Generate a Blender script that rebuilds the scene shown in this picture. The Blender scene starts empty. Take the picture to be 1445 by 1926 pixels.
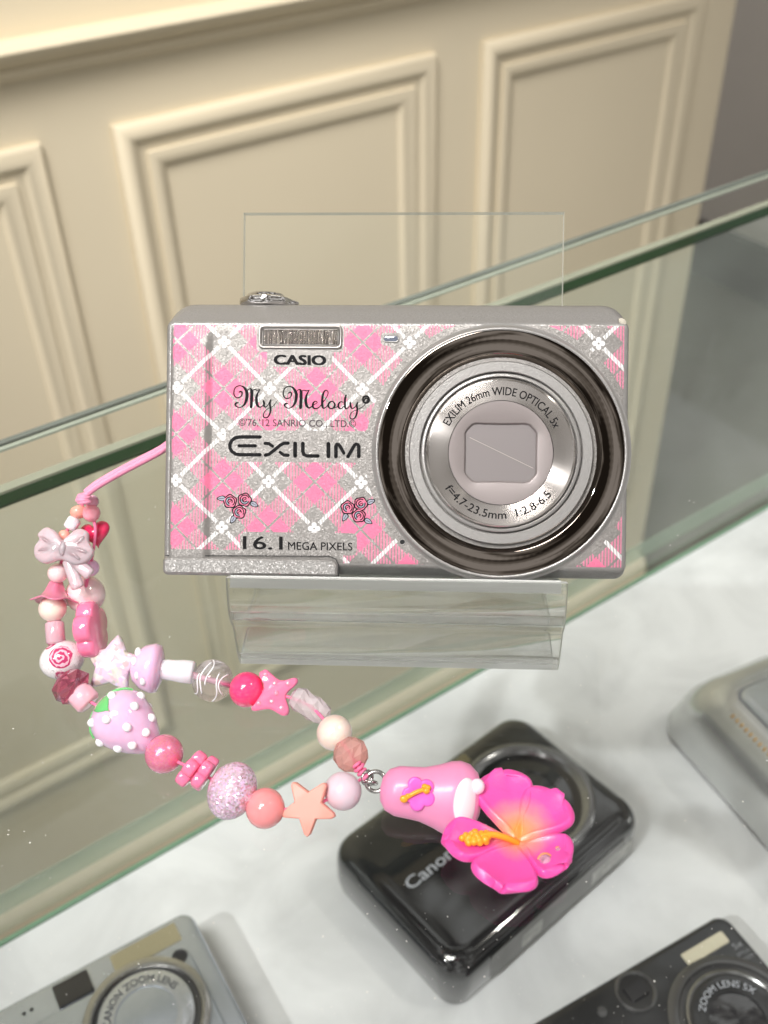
import bpy, bmesh, math, random
from mathutils import Vector, Matrix, Quaternion
random.seed(7)
PI = math.pi
SC = bpy.context.scene
COL = SC.collection

# ------------------------------------------------------------------ camera
FPX = 1951.0                      # focal length in photograph pixels (1445 x 1926)
PITCH, ROLL = math.radians(38.67), math.radians(1.666)
CAM = Vector((0.0, -0.161, 0.176))
FW = Vector((0, math.cos(PITCH), -math.sin(PITCH)))
U0 = Vector((0, math.sin(PITCH), math.cos(PITCH)))
RT = Vector((1, 0, 0)) * math.cos(ROLL) - U0 * math.sin(ROLL)
UP = Vector((1, 0, 0)) * math.sin(ROLL) + U0 * math.cos(ROLL)
cd = bpy.data.cameras.new('camera')
cam = bpy.data.objects.new('camera', cd); COL.objects.link(cam)
cam.matrix_world = Matrix(((RT.x, UP.x, -FW.x, CAM.x), (RT.y, UP.y, -FW.y, CAM.y), (RT.z, UP.z, -FW.z, CAM.z), (0, 0, 0, 1)))
cd.sensor_fit = 'VERTICAL'; cd.sensor_height = 36.0; cd.sensor_width = 27.0
cd.lens = FPX / 1926.0 * 36.0
cd.clip_start = 0.01; cd.clip_end = 50
cd.dof.use_dof = True; cd.dof.focus_distance = 0.222; cd.dof.aperture_fstop = 19.0
SC.camera = cam

# ------------------------------------------------------------------ world, lamps, exposure
w = bpy.data.worlds.new('World'); SC.world = w; w.use_nodes = True
wn = w.node_tree
bg = wn.nodes['Background']
wt = wn.nodes.new('ShaderNodeTexCoord'); wz = wn.nodes.new('ShaderNodeTexNoise')
wz.inputs['Scale'].default_value = 4.0; wz.inputs['Detail'].default_value = 3.0; wz.inputs['Roughness'].default_value = 0.6
wr = wn.nodes.new('ShaderNodeValToRGB')
cr = wr.color_ramp
cr.elements[0].position = 0.44; cr.elements[0].color = (0.05, 0.042, 0.035, 1)
cr.elements[1].position = 0.58; cr.elements[1].color = (0.90, 0.89, 0.88, 1)
e_ = cr.elements.new(0.51); e_.color = (0.38, 0.36, 0.33, 1)
wn.links.new(wt.outputs['Generated'], wz.inputs['Vector'])
wn.links.new(wz.outputs['Fac'], wr.inputs['Fac'])
wn.links.new(wr.outputs['Color'], bg.inputs['Color'])
bg.inputs['Strength'].default_value = 1.1

def lamp(name, pos, target, size, power, color, spread=PI):
    l = bpy.data.lights.new(name, 'AREA'); l.shape = 'DISK'; l.size = size; l.energy = power; l.color = color
    l.spread = spread
    o = bpy.data.objects.new(name, l); COL.objects.link(o)
    o.location = pos
    o.rotation_euler = (Vector(target) - Vector(pos)).to_track_quat('-Z', 'Y').to_euler()
    return o
KEYD = Vector((-0.375, -0.435, 0.66)).normalized()
def spot(name, pos, target, radius, power, color, cone, blend):
    l = bpy.data.lights.new(name, 'SPOT'); l.shadow_soft_size = radius; l.energy = power; l.color = color
    l.spot_size = math.radians(cone); l.spot_blend = blend
    o = bpy.data.objects.new(name, l); COL.objects.link(o); o.location = pos
    o.rotation_euler = (Vector(target) - Vector(pos)).to_track_quat('-Z', 'Y').to_euler()
    return o
KT = Vector((0.06, 0.06, -0.08))
spot('key_lamp', KT + KEYD * 2.6, KT, 0.032, 106.0, (1.0, 0.99, 0.975), 17.0, 0.35)
lamp('shop_lamp', Vector((0.58, -0.02, 0.80)).normalized() * 1.5, (0, 0, 0), 0.05, 3.2, (1.0, 0.94, 0.86))
spot('wall_lamp', (-0.345, -0.275, 1.30), (0.02, 0.80, -0.56), 0.34, 168.0, (1.0, 0.965, 0.93), 36.0, 0.30)
SC.view_settings.view_transform = 'Standard'; SC.view_settings.look = 'None'
SC.view_settings.exposure = 0.1; SC.view_settings.gamma = 1.0
SC.view_settings.use_curve_mapping = False
SC.render.engine = 'CYCLES'
cy = SC.cycles
cy.use_denoising = True
try: cy.denoiser = 'OPENIMAGEDENOISE'
except Exception: pass
cy.max_bounces = 14; cy.transparent_max_bounces = 24; cy.transmission_bounces = 10; cy.glossy_bounces = 6
cy.caustics_reflective = False; cy.caustics_refractive = False
cy.sample_clamp_indirect = 6.0

# ------------------------------------------------------------------ projections used to lay things out on real surfaces
def ray(px, py): return FW + RT * ((px - 722.5) / FPX) - UP * ((py - 963.0) / FPX)
def at(px, py, z):
    d = ray(px, py); return CAM + d * ((z - CAM.z) / d.z)
def dep(px, py, depth): return CAM + ray(px, py) * depth
def depth_of(P): return (Vector(P) - CAM).dot(FW)

# ------------------------------------------------------------------ helpers: objects
def link(o, parent=None):
    COL.objects.link(o)
    if parent is not None: o.parent = parent
    return o
def tag(o, label=None, cat=None, group=None, kind=None):
    if label: o['label'] = label
    if cat: o['category'] = cat
    if group: o['group'] = group
    if kind: o['kind'] = kind
    return o
def empty(name, loc=(0, 0, 0), M=None):
    o = bpy.data.objects.new(name, None); o.empty_display_size = 0.01; COL.objects.link(o)
    if M is not None: o.matrix_world = M
    else: o.location = loc
    return o
class G:
    """vertex and face collector"""
    def __init__(s): s.v = []; s.f = []; s.m = []
    def add(s, v, f, mi=0):
        b = len(s.v); s.v += [tuple(p) for p in v]
        for q in f: s.f.append(tuple(b + i for i in q)); s.m.append(mi)
        return s
    def xf(s, M):
        s.v = [tuple(M @ Vector(p)) for p in s.v]; return s
def obj(name, g, mats, parent=None, smooth=True, M=None, loc=None, auto=None):
    me = bpy.data.meshes.new(name)
    me.from_pydata(g.v, [], g.f)
    if not isinstance(mats, (list, tuple)): mats = [mats]
    for m in mats: me.materials.append(m)
    for p, i in zip(me.polygons, g.m): p.material_index = i
    bm = bmesh.new(); bm.from_mesh(me); bmesh.ops.recalc_face_normals(bm, faces=bm.faces)
    for fa in bm.faces: fa.smooth = smooth
    if auto is not None:
        for ed in bm.edges:
            if len(ed.link_faces) == 2 and ed.calc_face_angle(0) > math.radians(auto): ed.smooth = False
    bm.to_mesh(me); bm.free()
    o = bpy.data.objects.new(name, me)
    if M is not None: o.matrix_local = M
    if loc is not None: o.location = loc
    return link(o, parent)
def box(x0, x1, y0, y1, z0, z1):
    return G().add([(x0, y0, z0), (x1, y0, z0), (x1, y1, z0), (x0, y1, z0), (x0, y0, z1), (x1, y0, z1), (x1, y1, z1), (x0, y1, z1)],
                   [(0, 3, 2, 1), (4, 5, 6, 7), (0, 1, 5, 4), (1, 2, 6, 5), (2, 3, 7, 6), (3, 0, 4, 7)])
def loft(rings, cap0=True, cap1=True, closed=True):
    g = G(); n = len(rings[0]); v = [p for r in rings for p in r]; f = []
    for k in range(len(rings) - 1):
        for i in range(n if closed else n - 1):
            j = (i + 1) % n
            f.append((k * n + i, k * n + j, (k + 1) * n + j, (k + 1) * n + i))
    if cap0: f.append(tuple(range(n - 1, -1, -1)))
    if cap1: f.append(tuple((len(rings) - 1) * n + i for i in range(n)))
    return g.add(v, f)
def rrect(x0, x1, y0, y1, r, z=0.0, seg=6, rs=None):
    """rounded rectangle, counter-clockwise; rs = radii (bl, br, tr, tl)"""
    rs = rs or (r, r, r, r); out = []
    for (cx, cyy, a0, rr) in ((x0 + rs[0], y0 + rs[0], PI, rs[0]), (x1 - rs[1], y0 + rs[1], 1.5 * PI, rs[1]), (x1 - rs[2], y1 - rs[2], 0, rs[2]), (x0 + rs[3], y1 - rs[3], .5 * PI, rs[3])):
        for k in range(seg + 1):
            a = a0 + .5 * PI * k / seg
            out.append((cx + rr * math.cos(a), cyy + rr * math.sin(a), z))
    return out
def lathe(prof, n=48, axis='Z', cap=True):
    """prof = [(r, h)...]"""
    rings = []
    for r, h in prof:
        ring = []
        for i in range(n):
            a = 2 * PI * i / n; c, s = r * math.cos(a), r * math.sin(a)
            ring.append((c, s, h) if axis == 'Z' else ((h, c, s) if axis == 'X' else (s, h, c)))
        rings.append(ring)
    return loft(rings, cap, cap)
def ellipsoid(rx, ry, rz, c=(0, 0, 0), nu=24, nv=14):
    g = G(); v = [(0, 0, -1)]; f = []
    for j in range(1, nv):
        t = -PI / 2 + PI * j / nv
        for i in range(nu):
            a = 2 * PI * i / nu; v.append((math.cos(t) * math.cos(a), math.cos(t) * math.sin(a), math.sin(t)))
    v.append((0, 0, 1)); L = len(v) - 1
    for i in range(nu):
        f.append((0, 1 + (i + 1) % nu, 1 + i)); f.append((L, L - nu + i, L - nu + (i + 1) % nu))
    for j in range(nv - 2):
        for i in range(nu):
            a, b = 1 + j * nu + i, 1 + j * nu + (i + 1) % nu
            f.append((a, b, b + nu, a + nu))
    return g.add([(x * rx + c[0], y * ry + c[1], z * rz + c[2]) for x, y, z in v], f)
def torus(R, r, nu=32, nv=10, c=(0, 0, 0)):
    rings = []
    for i in range(nu + 1):
        a = 2 * PI * i / nu
        rings.append([((R + r * math.cos(b)) * math.cos(a) + c[0], (R + r * math.cos(b)) * math.sin(a) + c[1], r * math.sin(b) + c[2]) for b in [2 * PI * k / nv for k in range(nv)]])
    return loft(rings, False, False)
def tube(pts, rad, n=8, flat=1.0):
    pts = [Vector(p) for p in pts]; rings = []
    for i, p in enumerate(pts):
        t = (pts[min(i + 1, len(pts) - 1)] - pts[max(i - 1, 0)]).normalized()
        a = t.cross(Vector((0, 0, 1)))
        if a.length < .05: a = t.cross(Vector((0, 1, 0)))
        a.normalize(); b = a.cross(t)
        rr = rad[i] if isinstance(rad, (list, tuple)) else rad
        rings.append([p + a * (rr * math.cos(2 * PI * k / n)) + b * (rr * flat * math.sin(2 * PI * k / n)) for k in range(n)])
    return loft(rings)
def catmull(P, sub=6):
    P = [tuple(p) for p in P]; out = []
    for i in range(len(P) - 1):
        p0, p1, p2, p3 = P[max(i - 1, 0)], P[i], P[i + 1], P[min(i + 2, len(P) - 1)]
        for k in range(sub):
            t = k / sub
            out.append(tuple(.5 * ((2 * b) + (-a + c) * t + (2 * a - 5 * b + 4 * c - d) * t * t + (-a + 3 * b - 3 * c + d) * t ** 3) for a, b, c, d in zip(p0, p1, p2, p3)))
    out.append(P[-1]); return out
def puffy(outline, th, inset=0.82, edge=0.35, cz=0.0, dome=0.0):
    """extruded outline with rounded rims; outline in xy, thickness along z"""
    n = len(outline); cx = sum(p[0] for p in outline) / n; cyy = sum(p[1] for p in outline) / n
    def sc(k, z): return [(cx + (x - cx) * k, cyy + (y - cyy) * k, z) for x, y in outline]
    h = th / 2; mid = (1 + inset) / 2
    L = [(inset, -h), (mid + (1 - mid) * .5, -h * (1 - edge * .35)), (1, -h * (1 - edge)), (1, h * (1 - edge)), (mid + (1 - mid) * .5, h * (1 - edge * .35)), (inset, h)]
    rings = [sc(k, z) for k, z in L]
    if dome:
        for k in (.6, .3, .05): rings.append(sc(inset * k, h + dome * (1 - k * k)))
    return loft(rings)
def star_outline(R, r, n=5, rot=PI / 2, rnd=0.18, sub=4):
    P = []
    for i in range(n):
        a = rot + 2 * PI * i / n
        for da in (-rnd, 0, rnd):
            k = R * (1.0 if da == 0 else .93)
            P.append((k * math.cos(a + da * .6), k * math.sin(a + da * .6)))
        a += PI / n
        P.append((r * math.cos(a), r * math.sin(a)))
    return P
def flower_outline(R, n=5, depth=.28, m=60, rot=0):
    return [((R * (1 - depth + depth * abs(math.cos(n * (a + rot) / 2)) ** .7)) * math.cos(a), (R * (1 - depth + depth * abs(math.cos(n * (a + rot) / 2)) ** .7)) * math.sin(a)) for a in [2 * PI * k / m for k in range(m)]]

# ------------------------------------------------------------------ helpers: materials
def S(r, g, b):
    f = lambda c: (c / 255 / 12.92) if c / 255 <= .04045 else ((c / 255 + .055) / 1.055) ** 2.4
    return (f(r), f(g), f(b), 1)
def new_mat(name):
    m = bpy.data.materials.new(name); m.use_nodes = True
    nt = m.node_tree; b = nt.nodes['Principled BSDF']; return m, nt, b
def pm(name, col, rough=.4, metal=0.0, trans=0.0, ior=1.45, coat=0.0, sss=0.0, sssr=.002, bump=0, bscale=800, bdist=.0002, vary=0, vscale=60, spec=.5, sheen=0, alpha=None):
    m, nt, b = new_mat(name)
    if len(col) == 3: col = (*col, 1)
    b.inputs['Base Color'].default_value = col; b.inputs['Roughness'].default_value = rough
    b.inputs['Metallic'].default_value = metal; b.inputs['Transmission Weight'].default_value = trans
    b.inputs['IOR'].default_value = ior; b.inputs['Coat Weight'].default_value = coat; b.inputs['Coat Roughness'].default_value = .04
    b.inputs['Specular IOR Level'].default_value = spec; b.inputs['Coat IOR'].default_value = 1.6
    b.inputs['Sheen Weight'].default_value = sheen
    if sss:
        b.inputs['Subsurface Weight'].default_value = sss; b.inputs['Subsurface Scale'].default_value = sssr
        b.inputs['Subsurface Radius'].default_value = (1, .5, .5)
    tc = nt.nodes.new('ShaderNodeTexCoord')
    if bump:
        n = nt.nodes.new('ShaderNodeTexNoise'); n.inputs['Scale'].default_value = bscale; n.inputs['Detail'].default_value = 3
        bp = nt.nodes.new('ShaderNodeBump'); bp.inputs['Strength'].default_value = bump; bp.inputs['Distance'].default_value = bdist
        nt.links.new(tc.outputs['Object'], n.inputs['Vector']); nt.links.new(n.outputs['Fac'], bp.inputs['Height'])
        nt.links.new(bp.outputs['Normal'], b.inputs['Normal'])
    if vary:
        n = nt.nodes.new('ShaderNodeTexNoise'); n.inputs['Scale'].default_value = vscale; n.inputs['Detail'].default_value = 4
        mx = nt.nodes.new('ShaderNodeMix'); mx.data_type = 'RGBA'; mx.blend_type = 'MULTIPLY'
        mr = nt.nodes.new('ShaderNodeMapRange'); mr.inputs['From Min'].default_value = .3; mr.inputs['From Max'].default_value = .7
        mr.inputs['To Min'].default_value = 1 - vary; mr.inputs['To Max'].default_value = 1 + vary * .3
        mx.inputs[0].default_value = 1; mx.inputs[6].default_value = col
        nt.links.new(tc.outputs['Object'], n.inputs['Vector']); nt.links.new(n.outputs['Fac'], mr.inputs['Value'])
        nt.links.new(mr.outputs['Result'], mx.inputs[7]); nt.links.new(mx.outputs[2], b.inputs['Base Color'])
    return m
class X:
    """math-node expressions"""
    nt = None
    def __init__(s, sock): s.s = sock
    @staticmethod
    def op(o, *a):
        n = X.nt.nodes.new('ShaderNodeMath'); n.operation = o
        for i, q in enumerate(a):
            if isinstance(q, X): X.nt.links.new(q.s, n.inputs[i])
            else: n.inputs[i].default_value = q
        return X(n.outputs[0])
    def __add__(s, o): return X.op('ADD', s, o)
    __radd__ = __add__
    def __sub__(s, o): return X.op('SUBTRACT', s, o)
    def __rsub__(s, o): return X.op('SUBTRACT', o, s)
    def __mul__(s, o): return X.op('MULTIPLY', s, o)
    __rmul__ = __mul__
    def __lt__(s, o): return X.op('LESS_THAN', s, o)
    def __gt__(s, o): return X.op('GREATER_THAN', s, o)
def fr(x): return X.op('FRACT', x)
def ab(x): return X.op('ABSOLUTE', x)
def mn(a, b): return X.op('MINIMUM', a, b)
def mxx(a, b): return X.op('MAXIMUM', a, b)
def hyp(a, b): return X.op('SQRT', a * a + b * b)
def mixc(nt, fac, a, b):
    n = nt.nodes.new('ShaderNodeMix'); n.data_type = 'RGBA'
    for i, q in ((0, fac), (6, a), (7, b)):
        if isinstance(q, X): nt.links.new(q.s, n.inputs[i])
        elif hasattr(q, 'node'): nt.links.new(q, n.inputs[i])
        else: n.inputs[i].default_value = q
    return n.outputs[2]

def sparkle_normal(nt, b, scale=3600, amt=.22, bump=.25, bscale=2200):
    """flake paint: orange-peel bump plus randomly tilted flakes"""
    tc = nt.nodes.new('ShaderNodeTexCoord')
    vo = nt.nodes.new('ShaderNodeTexVoronoi'); vo.inputs['Scale'].default_value = scale
    nz = nt.nodes.new('ShaderNodeTexNoise'); nz.inputs['Scale'].default_value = bscale; nz.inputs['Detail'].default_value = 2
    bp = nt.nodes.new('ShaderNodeBump'); bp.inputs['Strength'].default_value = bump; bp.inputs['Distance'].default_value = .00015
    nt.links.new(tc.outputs['Object'], vo.inputs['Vector']); nt.links.new(tc.outputs['Object'], nz.inputs['Vector'])
    nt.links.new(nz.outputs['Fac'], bp.inputs['Height'])
    sub = nt.nodes.new('ShaderNodeVectorMath'); sub.operation = 'SUBTRACT'; sub.inputs[1].default_value = (.5, .5, .5)
    mul = nt.nodes.new('ShaderNodeVectorMath'); mul.operation = 'SCALE'; mul.inputs['Scale'].default_value = amt
    add = nt.nodes.new('ShaderNodeVectorMath'); add.operation = 'ADD'
    nrm = nt.nodes.new('ShaderNodeVectorMath'); nrm.operation = 'NORMALIZE'
    nt.links.new(vo.outputs['Color'], sub.inputs[0]); nt.links.new(sub.outputs[0], mul.inputs[0])
    nt.links.new(bp.outputs['Normal'], add.inputs[0]); nt.links.new(mul.outputs[0], add.inputs[1])
    nt.links.new(add.outputs[0], nrm.inputs[0]); nt.links.new(nrm.outputs[0], b.inputs['Normal'])
    return vo
def silver_paint(name, col, rough=.38, metal=.6, amt=.3):
    m, nt, b = new_mat(name)
    b.inputs['Base Color'].default_value = (*col, 1); b.inputs['Metallic'].default_value = metal; b.inputs['Roughness'].default_value = rough
    sparkle_normal(nt, b, amt=amt); return m
def pane_glass(name, tint, refl=1.0, rough=0.0, ior=1.5, painted_haze=0.0):
    """clear sheet: straight-through light with a tint, Fresnel mirror on top"""
    m, nt, b = new_mat(name); nt.nodes.remove(b)
    out = nt.nodes['Material Output']
    t = nt.nodes.new('ShaderNodeBsdfTransparent'); t.inputs['Color'].default_value = (*tint, 1)
    gl = nt.nodes.new('ShaderNodeBsdfGlossy'); gl.inputs['Roughness'].default_value = rough; gl.inputs['Color'].default_value = (1, 1, 1, 1)
    fz = nt.nodes.new('ShaderNodeFresnel'); fz.inputs['IOR'].default_value = ior
    geo = nt.nodes.new('ShaderNodeNewGeometry')
    # same reflectance from inside as from outside
    mi = nt.nodes.new('ShaderNodeMath'); mi.operation = 'MULTIPLY_ADD'; mi.inputs[1].default_value = (1 / ior - ior); mi.inputs[2].default_value = ior
    nt.links.new(geo.outputs['Backfacing'], mi.inputs[0])
    iv = nt.nodes.new('ShaderNodeMath'); iv.operation = 'MULTIPLY'; iv.inputs[1].default_value = refl
    fz.inputs['IOR'].default_value = ior
    inv = nt.nodes.new('ShaderNodeMath'); inv.operation = 'ADD'; inv.inputs[1].default_value = 0
    nt.links.new(fz.outputs[0], iv.inputs[0])
    # back faces do not mirror (the sheet's far side is covered by the front one)
    sb = nt.nodes.new('ShaderNodeMath'); sb.operation = 'SUBTRACT'; sb.inputs[0].default_value = 1; nt.links.new(geo.outputs['Backfacing'], sb.inputs[1])
    mu = nt.nodes.new('ShaderNodeMath'); mu.operation = 'MULTIPLY'; nt.links.new(iv.outputs[0], mu.inputs[0]); nt.links.new(sb.outputs[0], mu.inputs[1])
    ms = nt.nodes.new('ShaderNodeMixShader')
    nt.links.new(mu.outputs[0], ms.inputs[0]); nt.links.new(t.outputs[0], ms.inputs[1]); nt.links.new(gl.outputs[0], ms.inputs[2])
    if painted_haze:  # pale diffuse haze painted into the glass, in place of veiling light
        df = nt.nodes.new('ShaderNodeBsdfDiffuse'); df.inputs['Color'].default_value = (.78, .88, .80, 1)
        m2 = nt.nodes.new('ShaderNodeMixShader'); fm = nt.nodes.new('ShaderNodeMath'); fm.operation = 'MULTIPLY'
        tcf = nt.nodes.new('ShaderNodeTexCoord'); nf = nt.nodes.new('ShaderNodeTexNoise'); nf.inputs['Scale'].default_value = 18; nf.inputs['Detail'].default_value = 6
        mf = nt.nodes.new('ShaderNodeMapRange'); mf.inputs['From Min'].default_value = .3; mf.inputs['From Max'].default_value = .7; mf.inputs['To Min'].default_value = painted_haze * .6; mf.inputs['To Max'].default_value = painted_haze * 1.4
        nt.links.new(tcf.outputs['Object'], nf.inputs['Vector']); nt.links.new(nf.outputs['Fac'], mf.inputs['Value'])
        nt.links.new(mf.outputs['Result'], fm.inputs[0]); nt.links.new(sb.outputs[0], fm.inputs[1])
        nt.links.new(fm.outputs[0], m2.inputs[0]); nt.links.new(ms.outputs[0], m2.inputs[1]); nt.links.new(df.outputs[0], m2.inputs[2]); ms = m2
    nt.links.new(ms.outputs[0], out.inputs['Surface'])
    for n in (mi, inv): nt.nodes.remove(n)
    return m

M_black_ink = pm('black_ink', S(12, 11, 14), .6, spec=.2)
M_black = pm('black_plastic', (.012, .012, .013), .35)
M_chrome = pm('chrome', (.72, .70, .69), .1, 1)
M_steel = pm('steel', (.55, .54, .53), .18, 1)
M_darkglass = pm('dark_glass', (.015, .015, .018), .04, coat=1)
M_silver = silver_paint('silver_flake_paint', (.32, .31, .30), rough=.40, metal=.5, amt=.2)
M_silver_fine = silver_paint('fine_silver_paint', (.37, .36, .35), rough=.34, metal=.55, amt=.06)
M_white_print = pm('white_ink', (.82, .82, .82), .5)
M_pink_ink = pm('pink_ink', S(214, 112, 142), .5)
M_grey_ink = pm('grey_ink', S(150, 155, 170), .5)

# ------------------------------------------------------------------ lettering helpers
def text_geo(s, bold=0.0, spacing=1.0, res=3):
    c = bpy.data.curves.new('lettering', 'FONT'); c.body = s; c.size = 1.0; c.space_character = spacing; c.resolution_u = res
    o = bpy.data.objects.new('lettering', c); COL.objects.link(o)
    dg = bpy.context.evaluated_depsgraph_get(); me = bpy.data.meshes.new_from_object(o.evaluated_get(dg))
    v0 = [(p.co.x, p.co.y) for p in me.vertices]; f0 = [tuple(p.vertices) for p in me.polygons]; v, f = [], []
    for k2, (dx, dy) in enumerate(((0, 0), (-bold, bold * .5), (bold, -bold * .5), (-bold, -bold * .5), (bold, bold * .5)) if bold > 0 else ((0, 0),)):   # heavier strokes from slightly shifted layers
        n0 = len(v); v += [(x + dx, y + dy, k2 * 3e-6) for x, y in v0]; f += [tuple(i + n0 for i in q) for q in f0]
    COL.objects.unlink(o); bpy.data.objects.remove(o); bpy.data.curves.remove(c); bpy.data.meshes.remove(me)
    return v, f
def fit(v, x0, x1, y0, y1):
    a, b = min(p[0] for p in v), max(p[0] for p in v); c, d = min(p[1] for p in v), max(p[1] for p in v)
    return [(x0 + (p[0] - a) / (b - a) * (x1 - x0), y0 + (p[1] - c) / (d - c) * (y1 - y0), p[2]) for p in v]
def arc_text(s, R, a_mid, a_span, h, inward=False, bold=0.0, z=0.0):
    """text on a circle of base radius R about the origin; inward = reads along the lower arc"""
    v, f = text_geo(s, bold); v = fit(v, -.5, .5, 0, h); out = []
    for x, y, zk in v:
        if not inward: a = a_mid - x * a_span; r = R + y
        else: a = a_mid + x * a_span; r = R - y
        out.append((r * math.cos(a), r * math.sin(a), z + zk))
    return G().add(out, f)
def ribbon(P, smooth=True, sub=5):
    """2-D stroke with varying width [(x, y, w)...] as a flat strip with round caps"""
    Q = catmull(P, sub) if smooth else P
    L, Rr = [], []
    for i, (x, y, wd) in enumerate(Q):
        a = Q[max(i - 1, 0)]; b = Q[min(i + 1, len(Q) - 1)]
        dx, dy = b[0] - a[0], b[1] - a[1]; l = math.hypot(dx, dy) or 1
        nx, ny = -dy / l * wd / 2, dx / l * wd / 2
        L.append((x + nx, y + ny)); Rr.append((x - nx, y - ny))
    n = len(Q); v = L + Rr; f = [(i, i + 1, n + i + 1, n + i) for i in range(n - 1)]
    for (x, y, wd) in (Q[0], Q[-1]):
        b = len(v); v += [(x + wd / 2 * math.cos(2 * PI * k / 10), y + wd / 2 * math.sin(2 * PI * k / 10)) for k in range(10)]
        f.append(tuple(range(b, b + 10)))
    return v, f

# ================================================================== SETTING: wall, side wall, floor
AL = math.radians(34.2)
DD = Vector((math.cos(AL), math.sin(AL), 0)); NN = Vector((-math.sin(AL), math.cos(AL), 0))
CF = Vector((CAM.x, CAM.y, 0))
def frame(o): return Matrix(((DD.x, 0, -NN.x, o.x), (DD.y, 0, -NN.y, o.y), (0, 1, 0, o.z), (0, 0, 0, 1)))   # x along wall, y up, z towards the viewer
DW = 0.80
WM = frame(CF + NN * DW + Vector((0, 0, CAM.z)))
M_wall = pm('cream_wall_paint', S(218, 206, 180), .55, bump=.08, bscale=300, bdist=.001, vary=.04, vscale=3)
M_wall_grey = pm('grey_wall_paint', S(240, 235, 230), .7, vary=.08, vscale=2)
M_floor = pm('floor_tile', S(120, 118, 110), .4, vary=.15, vscale=5)
M_dark_skirt = pm('dark_skirting', S(46, 44, 46), .5)
FLOOR = -1.02
XW0, XW1 = -.75, 1.294 * DW
wall = obj('panelled_wall', loft([[(XW0, FLOOR - CAM.z, -.9), (XW1, FLOOR - CAM.z, -.9), (XW1, 1.0, -.9), (XW0, 1.0, -.9)], [(XW0, FLOOR - CAM.z, 0), (XW1, FLOOR - CAM.z, 0), (XW1, 1.0, 0), (XW0, 1.0, 0)]]), M_wall, None, smooth=False, M=WM)
tag(wall, 'cream painted wall with moulded rectangular panels behind the glass counter', 'wall', kind='structure')
def moulding_frame(name, x0, x1, y0, y1, prof, parent, M=M_wall):
    rings = []
    for s, h in prof:
        rings.append([(x0 + s, y0 + s, h), (x1 - s, y0 + s, h), (x1 - s, y1 - s, h), (x0 + s, y1 - s, h)])
    return obj(name, loft(rings, False, False), M, parent, auto=35)
k = DW
PROF = [(0, 0), (0, .007), (.003, .011), (.008, .0135), (.013, .012), (.017, .007), (.019, .0055), (.025, .0055), (.0255, .009), (.030, .010), (.036, .007), (.040, .003), (.0415, 0)]
PROF = [(a_, b_ * .68) for a_, b_ in PROF]
YT, YB = -.333 * k, -1.175 * k
for (a, b) in ((-.105, .2956), (.3685, .7667), (.8375, 1.2206)):
    moulding_frame('panel_moulding', a * k, b * k, YB, YT, PROF, wall)
RAILP = [(-.2745, 0), (-.2745, .006), (-.270, .010), (-.266, .011), (-.262, .009), (-.259, .014), (-.252, .021), (-.246, .023), (-.242, .021), (-.2405, 0)]
obj('chair_rail', loft([[(XW0, y * k, z) for y, z in RAILP], [(XW1, y * k, z) for y, z in RAILP]]), M_wall, wall, auto=35)
SKP = [(FLOOR - CAM.z, 0), (FLOOR - CAM.z, .016), (FLOOR - CAM.z + .085, .016), (FLOOR - CAM.z + .1, .008), (FLOOR - CAM.z + .105, 0)]
obj('skirting', loft([[(XW0, y, z) for y, z in SKP], [(XW1, y, z) for y, z in SKP]]), M_wall, wall, auto=35)
FM = Matrix(((DD.x, NN.x, 0, CF.x), (DD.y, NN.y, 0, CF.y), (0, 0, 1, 0), (0, 0, 0, 1)))
fl = obj('floor', box(-1.2, 2.4, -.6, 4.2, FLOOR - .05, FLOOR), M_floor, None, smooth=False, M=FM); tag(fl, kind='structure')
sw = obj('side_wall', box(2.06, 2.2, -.6, 4.2, FLOOR, 1.4), M_wall_grey, None, smooth=False, M=FM); tag(sw, kind='structure')
obj('skirting', box(2.035, 2.06, -.6, 4.2, FLOOR, FLOOR + .13), M_dark_skirt, sw, smooth=False)
bw = obj('back_wall', box(-.5, 2.06, 3.6, 3.7, FLOOR, 1.4), M_wall_grey, None, smooth=False, M=FM); tag(bw, kind='structure')

# ================================================================== DISPLAY CASE
PB = at(0, 945, -.009); PB = Vector((PB.x, PB.y, 0))               # a point on the front of the back pane's top edge
PBn = (PB - CF).dot(NN); 
CM = FM                                                           # x along the case, y to the back, z up
case = empty('display_case', M=CM)
tag(case, 'glass display counter holding four loose compact cameras on a pale marbled shelf', 'display case')
CX0, CX1 = -.34, .75
TH = .009
M_top = pane_glass('top_glass', (.985, .992, .985), .6)
M_back = pane_glass('back_glass', (.94, .965, .95), 1.0, painted_haze=.13)  # painted haze lightens the view through this pane
M_green = pm('green_glass_edge', S(8, 44, 22), .3, spec=.2, vary=.25, vscale=25)
M_greyedge = pm('ground_glass_edge', S(105, 112, 106), .3, vary=.2, vscale=30)
M_paleedge = pm('pale_glass_edge', S(150, 158, 146), .35)
M_seal = pm('clear_seal', S(150, 152, 136), .5, vary=.1, vscale=40)
PU = at(0, 837, 0); PUn = (Vector((PU.x, PU.y, 0)) - CF).dot(NN)
obj('glass_top', box(CX0, CX1, -.16, PUn, -TH, 0), M_top, case, smooth=False)
obj('ground_edge', box(CX0, CX1, PUn + .0003, PUn + .0026, -.0022, .0), M_greyedge, case, smooth=False)
obj('polished_edge', box(CX0, CX1, PUn - .0022, PUn - .0006, -.0012, -.0004), M_paleedge, case, smooth=False)
SHZ = -.200
bp_ = obj('back_pane', box(CX0, CX1, PBn, PBn + .008, SHZ + .0015, -TH - .0022), M_back, case, smooth=False)
obj('pane_edge', box(CX0, CX1, PBn - .0002, PBn + .0050, -TH - .0021, -TH - .0012), M_green, bp_, smooth=False)
obj('edge_seal', box(CX0, CX1, PBn + .0051, PBn + .0088, -TH - .0022, -TH - .0004), M_seal, bp_, smooth=False)
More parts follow.
